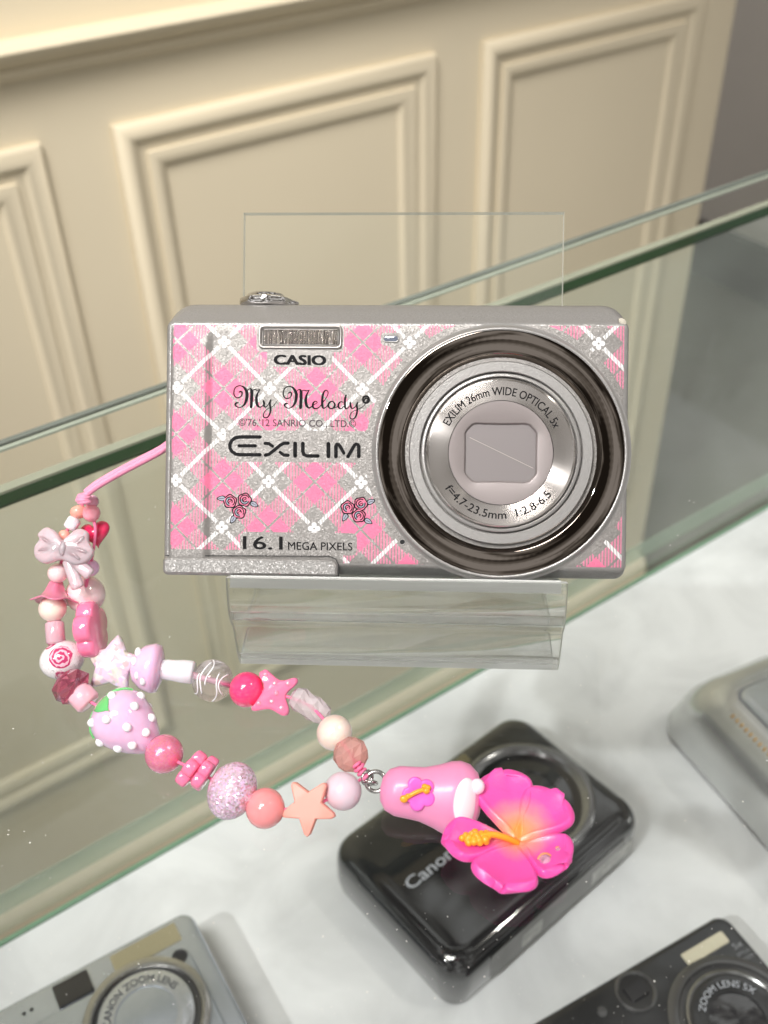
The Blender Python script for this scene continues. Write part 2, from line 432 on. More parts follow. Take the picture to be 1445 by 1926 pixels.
m, nt, b = new_mat('painted_reflection'); b.inputs['Base Color'].default_value = S(206, 220, 204); b.inputs['Roughness'].default_value = .4  # pale strip painted in as the shelf's reflection in the back pane
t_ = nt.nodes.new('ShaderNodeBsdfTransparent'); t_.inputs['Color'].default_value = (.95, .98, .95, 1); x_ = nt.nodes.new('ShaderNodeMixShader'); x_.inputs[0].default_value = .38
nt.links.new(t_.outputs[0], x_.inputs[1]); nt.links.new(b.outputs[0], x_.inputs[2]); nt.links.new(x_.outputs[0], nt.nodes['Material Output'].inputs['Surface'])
obj('painted_reflection', box(CX0, CX1, PBn + .0082, PBn + .0086, SHZ + .0015, SHZ + .013), m, bp_, smooth=False)
# shelf: pale marbled laminate
m, nt, b = new_mat('marbled_laminate')
tc = nt.nodes.new('ShaderNodeTexCoord'); nz = nt.nodes.new('ShaderNodeTexNoise'); nz.inputs['Scale'].default_value = 22; nz.inputs['Detail'].default_value = 7; nz.inputs['Roughness'].default_value = .55; nz.inputs['Distortion'].default_value = .6
rp = nt.nodes.new('ShaderNodeValToRGB'); rp.color_ramp.elements[0].position = .28; rp.color_ramp.elements[0].color = S(186, 188, 190); rp.color_ramp.elements[1].position = .62; rp.color_ramp.elements[1].color = S(214, 216, 218)
nt.links.new(tc.outputs['Object'], nz.inputs['Vector']); nt.links.new(nz.outputs['Fac'], rp.inputs['Fac']); nt.links.new(rp.outputs['Color'], b.inputs['Base Color'])
b.inputs['Roughness'].default_value = .45
M_shelf = m
PE = at(421, 1542, SHZ); PEn = (Vector((PE.x, PE.y, 0)) - CF).dot(NN)
shelf = obj('shelf', box(CX0, CX1, -.16, PEn, SHZ - .012, SHZ), M_shelf, case, smooth=False)
M_pale_green = pm('shelf_edge_glass', S(112, 146, 122), .2, coat=.3, vary=.2, vscale=30)
obj('shelf_edge', box(CX0, CX1, PEn + .0003, PEn + .0022, SHZ - .012, SHZ + .0008), M_pale_green, shelf, smooth=False)

# ================================================================== ACRYLIC STAND + CAMERA FRAME
Xb = (RT * 1 + UP * -.0131 + FW * -.0527); Xb.z = 0; Xb.normalize()
Zb = (-FW); Zb = (Zb - Xb * Zb.dot(Xb)).normalized(); Yb = Zb.cross(Xb).normalized()
O = dep(746, 845, .2245)
BM = Matrix(((Xb.x, Yb.x, Zb.x, O.x), (Xb.y, Yb.y, Zb.y, O.y), (Xb.z, Yb.z, Zb.z, O.z), (0, 0, 0, 1)))
BMI = BM.inverted()
def bl(px, py, z=0.0):
    """photograph pixel -> point on the camera front (local metres)"""
    c = BMI @ CAM; d = BMI.to_3x3() @ ray(px, py); t = (z - c.z) / d.z; p = c + d * t; return p.x, p.y
mm = .001
m, nt, b = new_mat('clear_acrylic')
b.inputs['Base Color'].default_value = (.985, .99, .985, 1); b.inputs['Roughness'].default_value = .0; b.inputs['Transmission Weight'].default_value = 1; b.inputs['IOR'].default_value = 1.49
t_ = nt.nodes.new('ShaderNodeBsdfTransparent'); t_.inputs['Color'].default_value = (.985, .99, .985, 1)
x_ = nt.nodes.new('ShaderNodeMixShader'); x_.inputs[0].default_value = .7
nt.links.new(t_.outputs[0], x_.inputs[1]); nt.links.new(b.outputs[0], x_.inputs[2]); nt.links.new(x_.outputs[0], nt.nodes['Material Output'].inputs['Surface'])
M_acr = m
M_acr_thin = pane_glass('thin_acrylic', (.985, .988, .982), .25, ior=1.4, painted_haze=.035)
M_acr_edge = None
m, nt, b = new_mat('acrylic_cut_edge'); nt.nodes.remove(b)
t_ = nt.nodes.new('ShaderNodeBsdfTransparent'); t_.inputs['Color'].default_value = (.95, .96, .95, 1)
d_ = nt.nodes.new('ShaderNodeBsdfPrincipled'); d_.inputs['Base Color'].default_value = (.86, .88, .86, 1); d_.inputs['Roughness'].default_value = .25
x_ = nt.nodes.new('ShaderNodeMixShader'); x_.inputs[0].default_value = .65
nt.links.new(t_.outputs[0], x_.inputs[1]); nt.links.new(d_.outputs[0], x_.inputs[2]); nt.links.new(x_.outputs[0], nt.nodes['Material Output'].inputs['Surface'])
M_acr_edge = m
# profile of the bent sheet in the (t = horizontal away from the viewer, z) plane, below the camera
Hh = Vector((Zb.x, Zb.y, 0)).normalized() * -1                    # horizontal, away
def loc2(y, z): P = BM @ Vector((0, y, z)); return ((P - O).dot(Hh), P.z)
t0, z0 = loc2(-27.7 * mm, 2.0 * mm)                               # front top of the tray
t1, z1 = loc2(-27.7 * mm, -21.5 * mm)                             # rear of the tray
t2, z2 = loc2(57.5 * mm, -21.5 * mm)                              # top of the back plate
P0 = O + Hh * t0; SO = Vector((P0.x, P0.y, 0))
SM = Matrix(((Xb.x, Hh.x, 0, SO.x), (Xb.y, Hh.y, 0, SO.y), (0, 0, 1, 0), (0, 0, 0, 1)))
stand = empty('display_stand', M=SM)
tag(stand, 'clear acrylic easel stand holding up the pink plaid camera on the glass counter', 'stand')
def sheet(name, P, th, x0a, x1a, x0b=None, x1b=None, face=None):
    """bent sheet: P = polyline (t, z) in world offsets, offset by thickness th; edges get the cut-edge material"""
    n = len(P); nrm = []
    for i in range(n):
        a = P[max(i - 1, 0)]; b_ = P[min(i + 1, n - 1)]; dx, dz = b_[0] - a[0], b_[1] - a[1]; l = math.hypot(dx, dz)
        nrm.append((-dz / l, dx / l))
    Q = [(p[0] + q[0] * th, p[1] + q[1] * th) for p, q in zip(P, nrm)]
    x0b = x0a if x0b is None else x0b; x1b = x1a if x1b is None else x1b
    g = G()
    def X0(i): return x0a + (x0b - x0a) * i / (n - 1)
    def X1(i): return x1a + (x1b - x1a) * i / (n - 1)
    v = []
    for i in range(n): v += [(X0(i), P[i][0], P[i][1]), (X1(i), P[i][0], P[i][1]), (X1(i), Q[i][0], Q[i][1]), (X0(i), Q[i][0], Q[i][1])]
    f, me = [], []
    for i in range(n - 1):
        a = 4 * i; b_ = a + 4
        f += [(a, a + 1, b_ + 1, b_), (a + 2, a + 3, b_ + 3, b_ + 2)]; me += [0, 0]
        f += [(a + 1, a + 2, b_ + 2, b_ + 1), (a + 3, a, b_, b_ + 3)]; me += [1, 1]
    f += [(3, 2, 1, 0), (4 * n - 4, 4 * n - 3, 4 * n - 2, 4 * n - 1)]; me += [1, 1]
    g.v = v; g.f = f; g.m = me
    return obj(name, g, [face or M_acr, M_acr_edge], stand, auto=25)
W2 = 35.5 * mm
def rel(t, z): return (t - t0, z)
def bend(pts, sub=5):
    return [(p[0], p[1]) for p in catmull([(a, b_, 0) for a, b_ in pts], sub)]
# front leg (vertical, faintly bowed), foot strip running back along the glass
sheet('front_leg', bend([(-.0004, .0025), (-.0012, .006), (-.0010, z0 * .55), (-.0022, z0 * .72), (-.0008, z0 * .9), (.0004, z0 - .0006)], 8), .0030, -W2, W2 + .001, -W2 - .0006, W2 + .0012)
sheet('foot', [(.0, .0003), (.030, .0003), (.058, .0003)], .0024, -W2, W2)
sheet('tray', [rel(t0 + .0026 * 0, z0), rel(t1, z1)], -.0026, -W2, W2)
sheet('back_plate', [(rel(t1, z1)[0] + .0002, rel(t1, z1)[1] - .0035), rel(t2, z2)], -.0026, -38.2 * mm, 37.9 * mm, face=M_acr_thin)
tb = rel(t1, z1); tt = rel(t1 + (t2 - t1) * .42, z1 + (z2 - z1) * .42)
sheet('rear_leg', [(tt[0] + .0030, tt[1] - .0005), (.0585, .0030)], -.0024, -W2, W2, face=M_acr_thin)

# ================================================================== THE PINK PLAID CAMERA
cm = empty('compact_camera', M=BM)
tag(cm, 'silver compact camera with pink plaid print front, propped upright on clear acrylic stand', 'camera')
def fX(x): return x * 1.005 - .62
def ring(hx0, hx1, y0, y1, z, rs): return rrect(fX(hx0) * mm, fX(hx1) * mm, y0 * mm, y1 * mm, 0, z * mm, 8, [q * mm for q in rs])
body = obj('body', loft([
    ring(-46, 46, -24, 27, -20.5, (3, 3, 4, 4)), ring(-49.2, 49.2, -26.8, 31.2, -20, (3, 3, 5, 5)), ring(-50.0, 50.0, -27.6, 32.0, -18.5, (3, 3, 5, 5)),
    ring(-50.1, 50.1, -27.6, 32.1, -4.6, (2.2, 2.2, 5.5, 5.5)), ring(-50.1, 50.1, -27.3, 31.4, -3.6, (2.0, 2.0, 5.0, 5.0)), ring(-50.0, 50.0, -26.4, 29.4, -2.0, (1.6, 1.6, 3.2, 3.2)),
    ring(-49.9, 49.9, -25.8, 27.9, -.8, (1.3, 1.3, 1.6, 1.6)), ring(-49.5, 49.5, -25.4, 27.35, -.25, (1.1, 1.1, 1.2, 1.2)), ring(-48.9, 48.9, -24.9, 26.9, -.12, (1, 1, 1, 1))]), M_silver, cm, auto=50)
# plaid print
m, nt, b = new_mat('pink_plaid_print'); X.nt = nt
vo = sparkle_normal(nt, b, amt=.2, bump=.35)
tc = nt.nodes.new('ShaderNodeTexCoord'); sp = nt.nodes.new('ShaderNodeSeparateXYZ'); nt.links.new(tc.outputs['Object'], sp.inputs[0])
px_, py_ = X(sp.outputs['X']) * 1000.0, X(sp.outputs['Y']) * 1000.0
fx, fy = bl(507.4, 730.6); fx, fy = fx * 1000, fy * 1000
T = 14.32
u = (px_ - fx + py_ - fy) * .70711; v = (px_ - fx - py_ + fy) * .70711
fu = fr(u * (1 / T) + .5) - .5; fv = fr(v * (1 / T) + .5) - .5
au, av = ab(fu), ab(fv)
Pu, Pv = au > .262, av > .262
both = Pu * Pv; either = mxx(Pu, Pv)
hatch = fr(px_ * (1 / .66)) < .62
mid = mxx(au > (.5 - .24 / T), av > (.5 - .24 / T))
pink_amt = mxx(both, either * hatch) * (1.0 - mid)
rope = fr((px_ + py_ * .12) * (1 / .64)) > .2
wl = mxx((au < .43 / T), (av < .43 / T)) * rope
# little four-petalled flower at each crossing
qx, qy = ab((fu + fv) * (.70711 * T)), ab((fu - fv) * (.70711 * T))
petal = mxx(hyp(qx - .82, qy) < .56, hyp(qx, qy - .82) < .56)
core = hyp(qx, qy) < .22
wl = mxx(wl * (hyp(qx, qy) > 1.55), mxx(petal, hyp(qx, qy) < .75) * (1.0 - core))
def boxm(x0, y0, x1, y1, r=1.0):
    (a, b1), (c, d1) = bl(x0, y1), bl(x1, y0)
    cx, cyy, hx, hy = (a + c) * 500, (b1 + d1) * 500, abs(c - a) * 500 - r, abs(d1 - b1) * 500 - r
    return hyp(mxx(ab(px_ - cx) - hx, 0.0), mxx(ab(py_ - cyy) - hy, 0.0)) < r
lx, ly = bl(941.5, 852); LX, LY = lx, ly
keep = boxm(322, 606, 1177, 1074, .6)
for q in ((482, 600, 648, 662, 1.2), (502, 655, 626, 690, 1.2), (424, 811, 694, 868, 1.2), (452, 1003, 672, 1042, 1.2), (716, 626, 756, 650, .8), (655, 600, 690, 612, .5), (300, 1037, 645, 1090, .8)):
    keep = keep * (1.0 - boxm(*q))
keep = keep * (hyp(px_ - lx * 1000, py_ - ly * 1000) > 29.2)
pink_amt = pink_amt * keep; wl = wl * keep
sil = (.265, .252, .24, 1)
c1 = mixc(nt, both, (.60, .205, .30, 1), (.70, .165, .29, 1))
c2 = mixc(nt, pink_amt, sil, c1)
c3 = mixc(nt, wl, c2, (.68, .68, .68, 1))
nt.links.new(c3, b.inputs['Base Color'])
ink = mxx(pink_amt, wl)
nt.links.new((.42 - ink * .36).s, b.inputs['Metallic']); nt.links.new((.46 + ink * .08).s, b.inputs['Roughness'])
M_plaid = m
# front panel: flat face with a raised grip strip on its left
def gripz(x):
    s = min(max((x + 41.2) / 1.7, 0), 1); s = s * s * (3 - 2 * s); return .75 * (1 - s)
xs = [-48.85, -48.4, -47.5, -46, -43.5] + [-41.6 + i * .22 for i in range(14)] + [-38.3, -34, -25, -12, 0, 12, 24, 36, 44, 48.4, 48.85]
ys = [-24.85, -24.4, -23] + [-20 + i * 4 for i in range(11)] + [22, 24, 25.4, 26.4, 26.85]
g = G(); V = []; F = []
for j, y in enumerate(ys):
    fade = min(max((26.9 - y) / 3.5, 0), 1); fade = fade * fade * (3 - 2 * fade)
    for i, x in enumerate(xs):
        e = (i in (0, len(xs) - 1)) or (j in (0, len(ys) - 1))
        V.append((fX(x) * mm, y * mm, (gripz(x - (1 - fade) * 3.0) * fade * (0 if i == 0 else 1) + (-.10 if e else .0)) * mm))
nx = len(xs)
for j in range(len(ys) - 1):
    for i in range(nx - 1): F.append((j * nx + i, j * nx + i + 1, (j + 1) * nx + i + 1, (j + 1) * nx + i))
g.add(V, F); front = obj('front_panel', g, M_plaid, cm)
for p in front.data.polygons:
    pass
# battery door strip at the lower left
(dx0, dy1), (dx1, dy0) = bl(307, 1046), bl(637, 1086)
rb = lambda i, z: rrect(dx0 + .0001 + i, dx1 - i, dy0 + i, dy1 - i, 0, z, 6, [max(q_ - i, .0003) for q_ in (.0012, .0008, .0022, .0012)])
obj('battery_door', loft([rb(0, -.004), rb(0, .0003), rb(.0003, .00085), rb(.0007, .0011)]), M_silver, cm, auto=18)
ln = ribbon([(*bl(313, 1044.5), .00018), (*bl(620, 1046), .00018), (*bl(632, 1051), .00018), (*bl(637.5, 1062), .00018), (*bl(637.5, 1088), .00018)], smooth=False)
obj('seam', G().add([(x, y, .00055) for x, y in ln[0]], ln[1]), M_black, cm, smooth=False)
# lens
LR = Matrix.Translation((lx, ly, 0))
M_bezel = pm('mirror_bezel', (.17, .145, .125), .025, 1)
m, nt, b = new_mat('brushed_ring'); b.inputs['Base Color'].default_value = (.62, .58, .55, 1); b.inputs['Metallic'].default_value = 1; b.inputs['Roughness'].default_value = .22
b.inputs['Anisotropic'].default_value = .96; b.inputs['Anisotropic Rotation'].default_value = .25
tg = nt.nodes.new('ShaderNodeTangent'); tg.direction_type = 'RADIAL'; tg.axis = 'Z'; nt.links.new(tg.outputs[0], b.inputs['Tangent'])
M_brushed = m
M_lensplate = pm('grey_lens_plate', S(142, 134, 133), .42, metal=.25, bump=.05, bscale=3000)
M_shutter = pm('grey_shutter_blade', S(136, 130, 130), .35, metal=.2)
def prof(P, n=96): return lathe([(r * mm, z * mm) for r, z in P], n, cap=False)
obj('lens_collar', prof([(27.9, -.05), (27.5, .15), (27.2, .55), (26.95, .95), (26.75, 1.08), (26.5, 1.08), (26.3, .9)]), M_silver_fine, cm, M=LR)
obj('mirror_bezel', prof([(26.4, .85), (26.3, .98), (26.1, 1.02), (21.6, .92), (21.4, .85), (20.7, .25), (20.55, .0), (20.4, -.4)]), M_bezel, cm, M=LR, auto=20)
obj('gap_ring', prof([(20.6, -.3), (16, -.3)]), M_black, cm, M=LR)
bar = obj('lens_barrel', prof([(19.7, -.3), (19.7, 1.0), (19.45, 1.3), (17.55, 1.3), (17.4, 1.15), (17.35, .4)]), M_silver_fine, cm, M=LR, auto=40)
obj('barrel_ring', prof([(17.0, -.3), (17.0, 1.1), (16.8, 1.25), (16.45, 1.25), (16.3, 1.1), (16.3, .4)]), M_silver_fine, cm, M=LR, auto=40)
obj('name_ring', prof([(15.95, -.3), (15.95, 1.1), (15.7, 1.35), (15.3, 1.4), (11.3, .75), (11.2, .2)]), M_brushed, cm, M=LR, auto=40)
# lens plate with a window opening and its blades
W, H, ch = 8.05, 6.65, 1.9
def octo(k, z): 
    a, c, d = W - k, H - k, ch
    return [((a) * mm, (-c + d) * mm, z * mm), (a * mm, (c - d) * mm, z * mm), ((a - d) * mm, c * mm, z * mm), ((-a + d) * mm, c * mm, z * mm), (-a * mm, (c - d) * mm, z * mm), (-a * mm, (-c + d) * mm, z * mm), ((-a + d) * mm, -c * mm, z * mm), ((a - d) * mm, -c * mm, z * mm)]
g = G(); oc = octo(0, .85); nC = 64
circ = [(11.15 * mm * math.cos(2 * PI * i / nC), 11.15 * mm * math.sin(2 * PI * i / nC), .85 * mm) for i in range(nC)]
def oct_pt(a):
    c, s = math.cos(a), math.sin(a); t = 1e9
    if abs(c) > 1e-6: t = min(t, W / abs(c))
    if abs(s) > 1e-6: t = min(t, H / abs(s))
    t = min(t, (W + H - ch) / (abs(c) + abs(s))); return t
rings = []
for rr, z in ((None, .85), (0, .85), (-.25, .75), (-.55, .35), (-.6, .1)):
    if rr is None: rings.append(circ)
    else: rings.append([((oct_pt(2 * PI * i / nC) + rr) * mm * math.cos(2 * PI * i / nC), (oct_pt(2 * PI * i / nC) + rr) * mm * math.sin(2 * PI * i / nC), z * mm) for i in range(nC)])
obj('lens_plate', loft(rings, False, False), M_lensplate, cm, M=LR, auto=30)
sh = ribbon([(-6.6 * mm, 3.25 * mm, .00009), (7.0 * mm, -3.2 * mm, .00009)], False)
obj('blade_edge', G().add([(x, y, .16 * mm) for x, y in sh[0]], sh[1]), pm('pale_blade_edge', S(205, 196, 188), .3), cm, smooth=False, M=LR)
obj('shutter_blade', G().add([(-8 * mm, 3.9 * mm, .12 * mm), (8 * mm, -3.7 * mm, .12 * mm), (8 * mm, 7 * mm, .12 * mm), (-8 * mm, 7 * mm, .12 * mm), (-8 * mm, 3.9 * mm, .0), (8 * mm, -3.7 * mm, .0)], [(0, 1, 2, 3), (0, 4, 5, 1)]), M_shutter, cm, smooth=False, M=LR)
obj('shutter_blade', G().add([(-8 * mm, -7 * mm, .04 * mm), (8 * mm, -7 * mm, .04 * mm), (8 * mm, -3.0 * mm, .04 * mm), (-8 * mm, 4.6 * mm, .04 * mm)], [(0, 1, 2, 3)]), M_shutter, cm, smooth=False, M=LR)
def slope_z(r): return 1.4 + (r - 15.3) / (11.3 - 15.3) * (.75 - 1.4)
def ring_text(s, R, mid, span, h, inward):
    g = arc_text(s, R * mm, mid, span, h * mm, inward, bold=.012)
    g.v = [(x, y, (slope_z(math.hypot(x, y) / mm) + .03) * mm + z) for x, y, z in g.v]
    return obj('lettering', g, M_black_ink, cm, smooth=False, M=LR)
ring_text('EXILIM 26mm WIDE OPTICAL 5x', 12.35, math.radians(89), math.radians(128), 1.75, False)
ring_text('f=4.7-23.5mm  1:2.8-6.5', 14.2, math.radians(267), math.radians(108), 1.75, True)
# flash window
(ax, ay1), (bx, ay0) = bl(488, 612), bl(643, 656)
def fr_(i, z): return rrect(ax + i * mm, bx - i * mm, ay0 + i * mm, ay1 - i * mm, (.9 - i * .3 if i < 2 else .3) * mm, z * mm, 5)
M_frame = pm('flash_frame', (.30, .28, .265), .3, .8)
fl_ = obj('flash_frame', loft([fr_(-.1, -.1), fr_(-.05, .32), fr_(.12, .42), fr_(.35, .38), fr_(.75, -.02)], False, False), M_frame, cm, auto=50)
m, nt, b = new_mat('flash_reflector'); b.inputs['Base Color'].default_value = (.42, .38, .35, 1); b.inputs['Metallic'].default_value = .9; b.inputs['Roughness'].default_value = .18
tc = nt.nodes.new('ShaderNodeTexCoord'); wv = nt.nodes.new('ShaderNodeTexWave'); wv.inputs['Scale'].default_value = 420; wv.inputs['Distortion'].default_value = 3.5; wv.inputs['Detail'].default_value = 3
bpn = nt.nodes.new('ShaderNodeBump'); bpn.inputs['Strength'].default_value = .8; bpn.inputs['Distance'].default_value = .0006
nt.links.new(tc.outputs['Object'], wv.inputs['Vector']); nt.links.new(wv.outputs['Fac'], bpn.inputs['Height']); nt.links.new(bpn.outputs['Normal'], b.inputs['Normal'])
gx = G(); nS = 60; V = []; F = []
for i in range(nS + 1):
    s = i / nS; x = ax + .9 * mm + (bx - ax - 1.8 * mm) * s
    zz = .06 + (.10 if (i % 4) < 2 else 0) * (1 if (s < .38 or s > .78) else .25)
    for j in range(2): V.append((x, (ay0 + .9 * mm) if j == 0 else (ay1 - .9 * mm), zz * mm))
for i in range(nS): F.append((2 * i, 2 * i + 2, 2 * i + 3, 2 * i + 1))
obj('flash_window', gx.add(V, F), m, fl_, smooth=False)
# focus lamp, microphone hole
(cx0, cy1), (cx1, cy0) = bl(721, 630.5), bl(750, 643.5)
q = lambda i, z: rrect(cx0 + i * mm, cx1 - i * mm, cy0 + i * mm, cy1 - i * mm, .62 * mm - i * mm * .5, z * mm, 5)
obj('focus_lamp_rim', loft([q(-.12, -.05), q(-.1, .14), q(.12, .16), q(.2, .05)], False, False), M_silver, cm)
obj('focus_lamp', loft([q(.1, -.05), q(.1, .07), q(.3, .15)]), pm('grey_blue_lens', S(104, 110, 126), .15, coat=.8), cm)
hx, hy = bl(757, 1019.5)
obj('microphone_hole', lathe([(.0001 * mm, .06 * mm), (.52 * mm, .06 * mm)], 20, cap=False), M_black, cm, M=Matrix.Translation((hx, hy, 0)))
obj('microphone_rim', torus(.60 * mm, .10 * mm, 24, 8, (0, 0, .03 * mm)), M_silver, cm, M=Matrix.Translation((hx, hy, 0)))
# shutter button with zoom lever on the top
sx, sy = bl(500, 568, -.0095)
kn = []
for (r, h) in ((5.5, -1.4), (5.9, -1.1), (6.05, -.2), (5.9, .5), (5.3, .85), (4.6, .9)):
    kn.append([((r + .10 * math.sin(i * 9 * 2 * PI / 72)) * mm * math.sin(2 * PI * i / 72), h * mm, (r + .10 * math.sin(i * 9 * 2 * PI / 72)) * mm * math.cos(2 * PI * i / 72)) for i in range(72)])
bt = obj('zoom_ring', loft(kn), M_chrome, cm, M=Matrix.Translation((sx, sy + .0001, -.0105)), auto=45)
obj('shutter_button', lathe([(4.4 * mm, .5 * mm), (4.35 * mm, 1.45 * mm), (4.0 * mm, 1.75 * mm), (2.2 * mm, 1.85 * mm)], 48, 'Y'), M_chrome, cm, M=Matrix.Translation((sx - .0002, sy + .0001, -.0105)), auto=50)
obj('zoom_tab', loft([rrect(-1.1 * mm, 1.1 * mm, -.9 * mm, .7 * mm, .4 * mm, 0, 4), rrect(-1.0 * mm, 1.0 * mm, -.7 * mm, .3 * mm, .4 * mm, 1.6 * mm, 4), rrect(-.7 * mm, .7 * mm, -.4 * mm, 0, .2 * mm, 2.4 * mm, 4)]), M_chrome, bt, M=Matrix.Rotation(PI / 2, 4, 'Y') @ Matrix.Translation((0, 0, 5.0 * mm)), auto=50)
# worn corner
wx, wy = bl(1172, 606)
obj('worn_corner', ellipsoid(1.0 * mm, .7 * mm, .35 * mm, nu=14, nv=8), pm('worn_paint', S(186, 180, 166), .6, bump=.6, bscale=2500), cm, M=Matrix.Translation((wx, wy + .0002, -.55 * mm)) @ Matrix.Rotation(-.7, 4, 'Z'))
# printed lettering on the front
PZ = .05 * mm
def print_px(name, v, f, mat, z=PZ):
    out = []
    for p in v:
        a, b1 = bl(p[0], p[1]); out.append((a, b1, z + (p[2] if len(p) > 2 else 0)))
    return obj(name, G().add(out, f), mat, cm, smooth=False)
def print_text(s, x0, x1, y0, y1, bold=.0, mat=M_black_ink, skew=0.0):
    v, f = text_geo(s, bold); v = fit(v, x0, x1, y1, y0)
    v = [(x, y + skew * (x - x0), zk) for x, y, zk in v]
    return print_px('lettering', v, f, mat)
SK = math.tan(math.radians(.75))
print_text('CASIO', 515, 614, 667, 686, .045, skew=SK)
print_text("\u00a9'76,'12 SANRIO CO., LTD.\u00a9", 449, 670, 787, 803, .004, mat=pm('grey_print', S(52, 36, 46), .5), skew=SK)
print_text('16.1', 457, 532, 1008, 1033, .012, skew=SK)
print_text('MEGA PIXELS', 542, 663, 1019, 1034, .008, skew=SK)
def strokes(name, sets, sc, ox, oy, smooth=True, mat=M_black_ink, z=PZ):
    V, F = [], []
    for P in sets:
        v, f = ribbon([(ox + x / sc, oy + y / sc, wd / sc) for x, y, wd in P], smooth)
        b_ = len(V); V += v; F += [tuple(i + b_ for i in q) for q in f]
    return print_px(name, V, F, mat, z)
Mst = [[(205, 235, 20), (240, 220, 30), (265, 245, 30), (255, 300, 22), (215, 335, 20), (160, 340, 22), (115, 300, 26), (105, 240, 26), (125, 160, 22), (180, 115, 18), (240, 110, 20), (300, 140, 40), (345, 210, 55), (360, 290, 60), (345, 390, 55), (310, 470, 40), (260, 515, 22), (205, 530, 18), (155, 510, 24), (130, 470, 34), (150, 445, 34), (185, 440, 24)],
       [(365, 200, 14), (400, 175, 18), (430, 170, 30), (450, 215, 58), (450, 330, 60), (445, 440, 58), (440, 520, 58)],
       [(460, 210, 14), (500, 180, 18), (560, 195, 18), (610, 180, 14)],
       [(605, 190, 14), (570, 250, 30), (545, 330, 50), (545, 420, 58), (565, 490, 48), (610, 525, 24), (660, 500, 16), (700, 430, 14)]]
Y1 = [[(680, 405, 36), (692, 450, 40), (688, 490, 38), (715, 525, 24), (760, 490, 16), (800, 410, 14)],
      [(818, 385, 28), (802, 450, 38), (810, 520, 40), (815, 600, 36), (790, 680, 30), (740, 730, 24), (690, 720, 22), (675, 680, 20), (705, 610, 14), (770, 550, 12), (860, 510, 12), (910, 450, 12), (930, 415, 12)]]
M2 = [[(x + 958, y + 14, wd) for x, y, wd in s] for s in Mst]
strokes('lettering', Mst + Y1, 10.32, 430, 715)
EL = [[(110, 545, 18), (170, 510, 14), (230, 470, 14), (278, 432, 16), (245, 410, 20), (203, 440, 34), (190, 500, 40), (215, 545, 34), (270, 550, 24), (330, 510, 16), (390, 430, 14), (460, 330, 16), (490, 240, 18), (455, 195, 20), (415, 220, 30), (385, 300, 44), (375, 400, 46), (375, 490, 44), (400, 545, 30), (450, 520, 16), (500, 460, 14)],
      [(560, 410, 22), (510, 440, 34), (490, 500, 36), (530, 550, 24), (590, 540, 30), (620, 480, 34), (590, 420, 24), (555, 410, 16)],
      [(600, 545, 14), (660, 520, 14), (690, 480, 14)],
      [(780, 430, 16), (730, 420, 20), (690, 470, 34), (695, 530, 34), (740, 555, 22), (790, 510, 16)],
      [(835, 295, 30), (820, 360, 42), (815, 450, 44), (820, 530, 38), (850, 555, 22), (900, 510, 14)],
      [(920, 440, 36), (925, 500, 38), (955, 550, 24), (1010, 520, 16), (1060, 440, 16)],
      [(1065, 430, 20), (1045, 480, 36), (1055, 560, 40), (1045, 650, 36), (1010, 730, 26), (960, 755, 22), (915, 730, 22), (918, 670, 18), (970, 610, 12), (1080, 560, 12), (1170, 510, 12), (1215, 450, 12)],
      [(1225 + 62 * math.cos(a), 375 + 66 * math.sin(a), 38) for a in [k * .62 for k in range(11)]],
      [(1190, 400, 24), (1215, 350, 30), (1255, 365, 24), (1240, 410, 22)]]
strokes('lettering', M2, 10.32, 430, 715)
strokes('lettering', EL, 10.32, 570, 715)
EXI = [[(430, 57, 28), (250, 57, 28), (205, 65, 28), (172, 92, 28), (157, 125, 28), (158, 155, 28), (175, 188, 28), (208, 211, 28), (250, 218, 28), (430, 218, 28)],
       [(240, 137, 26), (388, 137, 26)],
       [(476, 115, 27), (510, 117, 27), (545, 142, 24)], [(478, 222, 27), (512, 214, 27), (560, 176, 27), (615, 130, 27), (648, 114, 27), (685, 113, 27)], [(612, 196, 24), (648, 222, 27), (685, 223, 27)],
       [(748, 116, 32), (748, 228, 32)], [(818, 116, 30), (818, 185, 30), (828, 216, 30), (856, 229, 28), (956, 229, 28)],
       [(1050, 120, 32), (1050, 232, 32)], [(1118, 234, 30), (1118, 140, 30), (1126, 122, 28), (1142, 124, 28), (1158, 146, 28), (1190, 204, 26)], [(1226, 236, 28), (1286, 132, 28), (1302, 122, 28), (1318, 126, 28), (1325, 145, 30), (1325, 234, 30)]]
strokes('lettering', [[(x, y, wd * 1.12) for x, y, wd in q] for q in EXI], 4.8167, 400, 810, smooth=False)
# printed rose sprigs
def rose(cx, cyy, r, rot):
    for nm, mat, R0, z in (('rose_print', M_black_ink, 1.07, .045), ('rose_print', M_pink_ink, .88, .05)):
        v = []
        for i in range(40):
            a = 2 * PI * i / 40; k2 = R0 * r * (1 + .07 * math.cos(5 * a + rot)); v.append((cx + k2 * math.cos(a), cyy + k2 * math.sin(a)))
        print_px(nm, v, [tuple(range(40))], mat, z * mm)
    def arc(rad, a0, a1, wd): return [(cx + rad * r * math.cos(rot + a0 + (a1 - a0) * i / 7), cyy + rad * r * math.sin(rot + a0 + (a1 - a0) * i / 7), wd * r) for i in range(8)]
    strokes('rose_print', [arc(.52, .4, 2.9, .30)], 1, 0, 0, mat=M_grey_ink, z=.055 * mm)
    strokes('rose_print', [arc(.66, .2, 3.2, .16), arc(.34, .4, 5.2, .16), arc(.70, 3.3, 5.6, .16), [(cx - .2 * r, cyy + .15 * r, .1 * r), (cx + .05 * r, cyy - .05 * r, .12 * r), (cx + .25 * r, cyy - .12 * r, .1 * r)]], 1, 0, 0, z=.06 * mm)
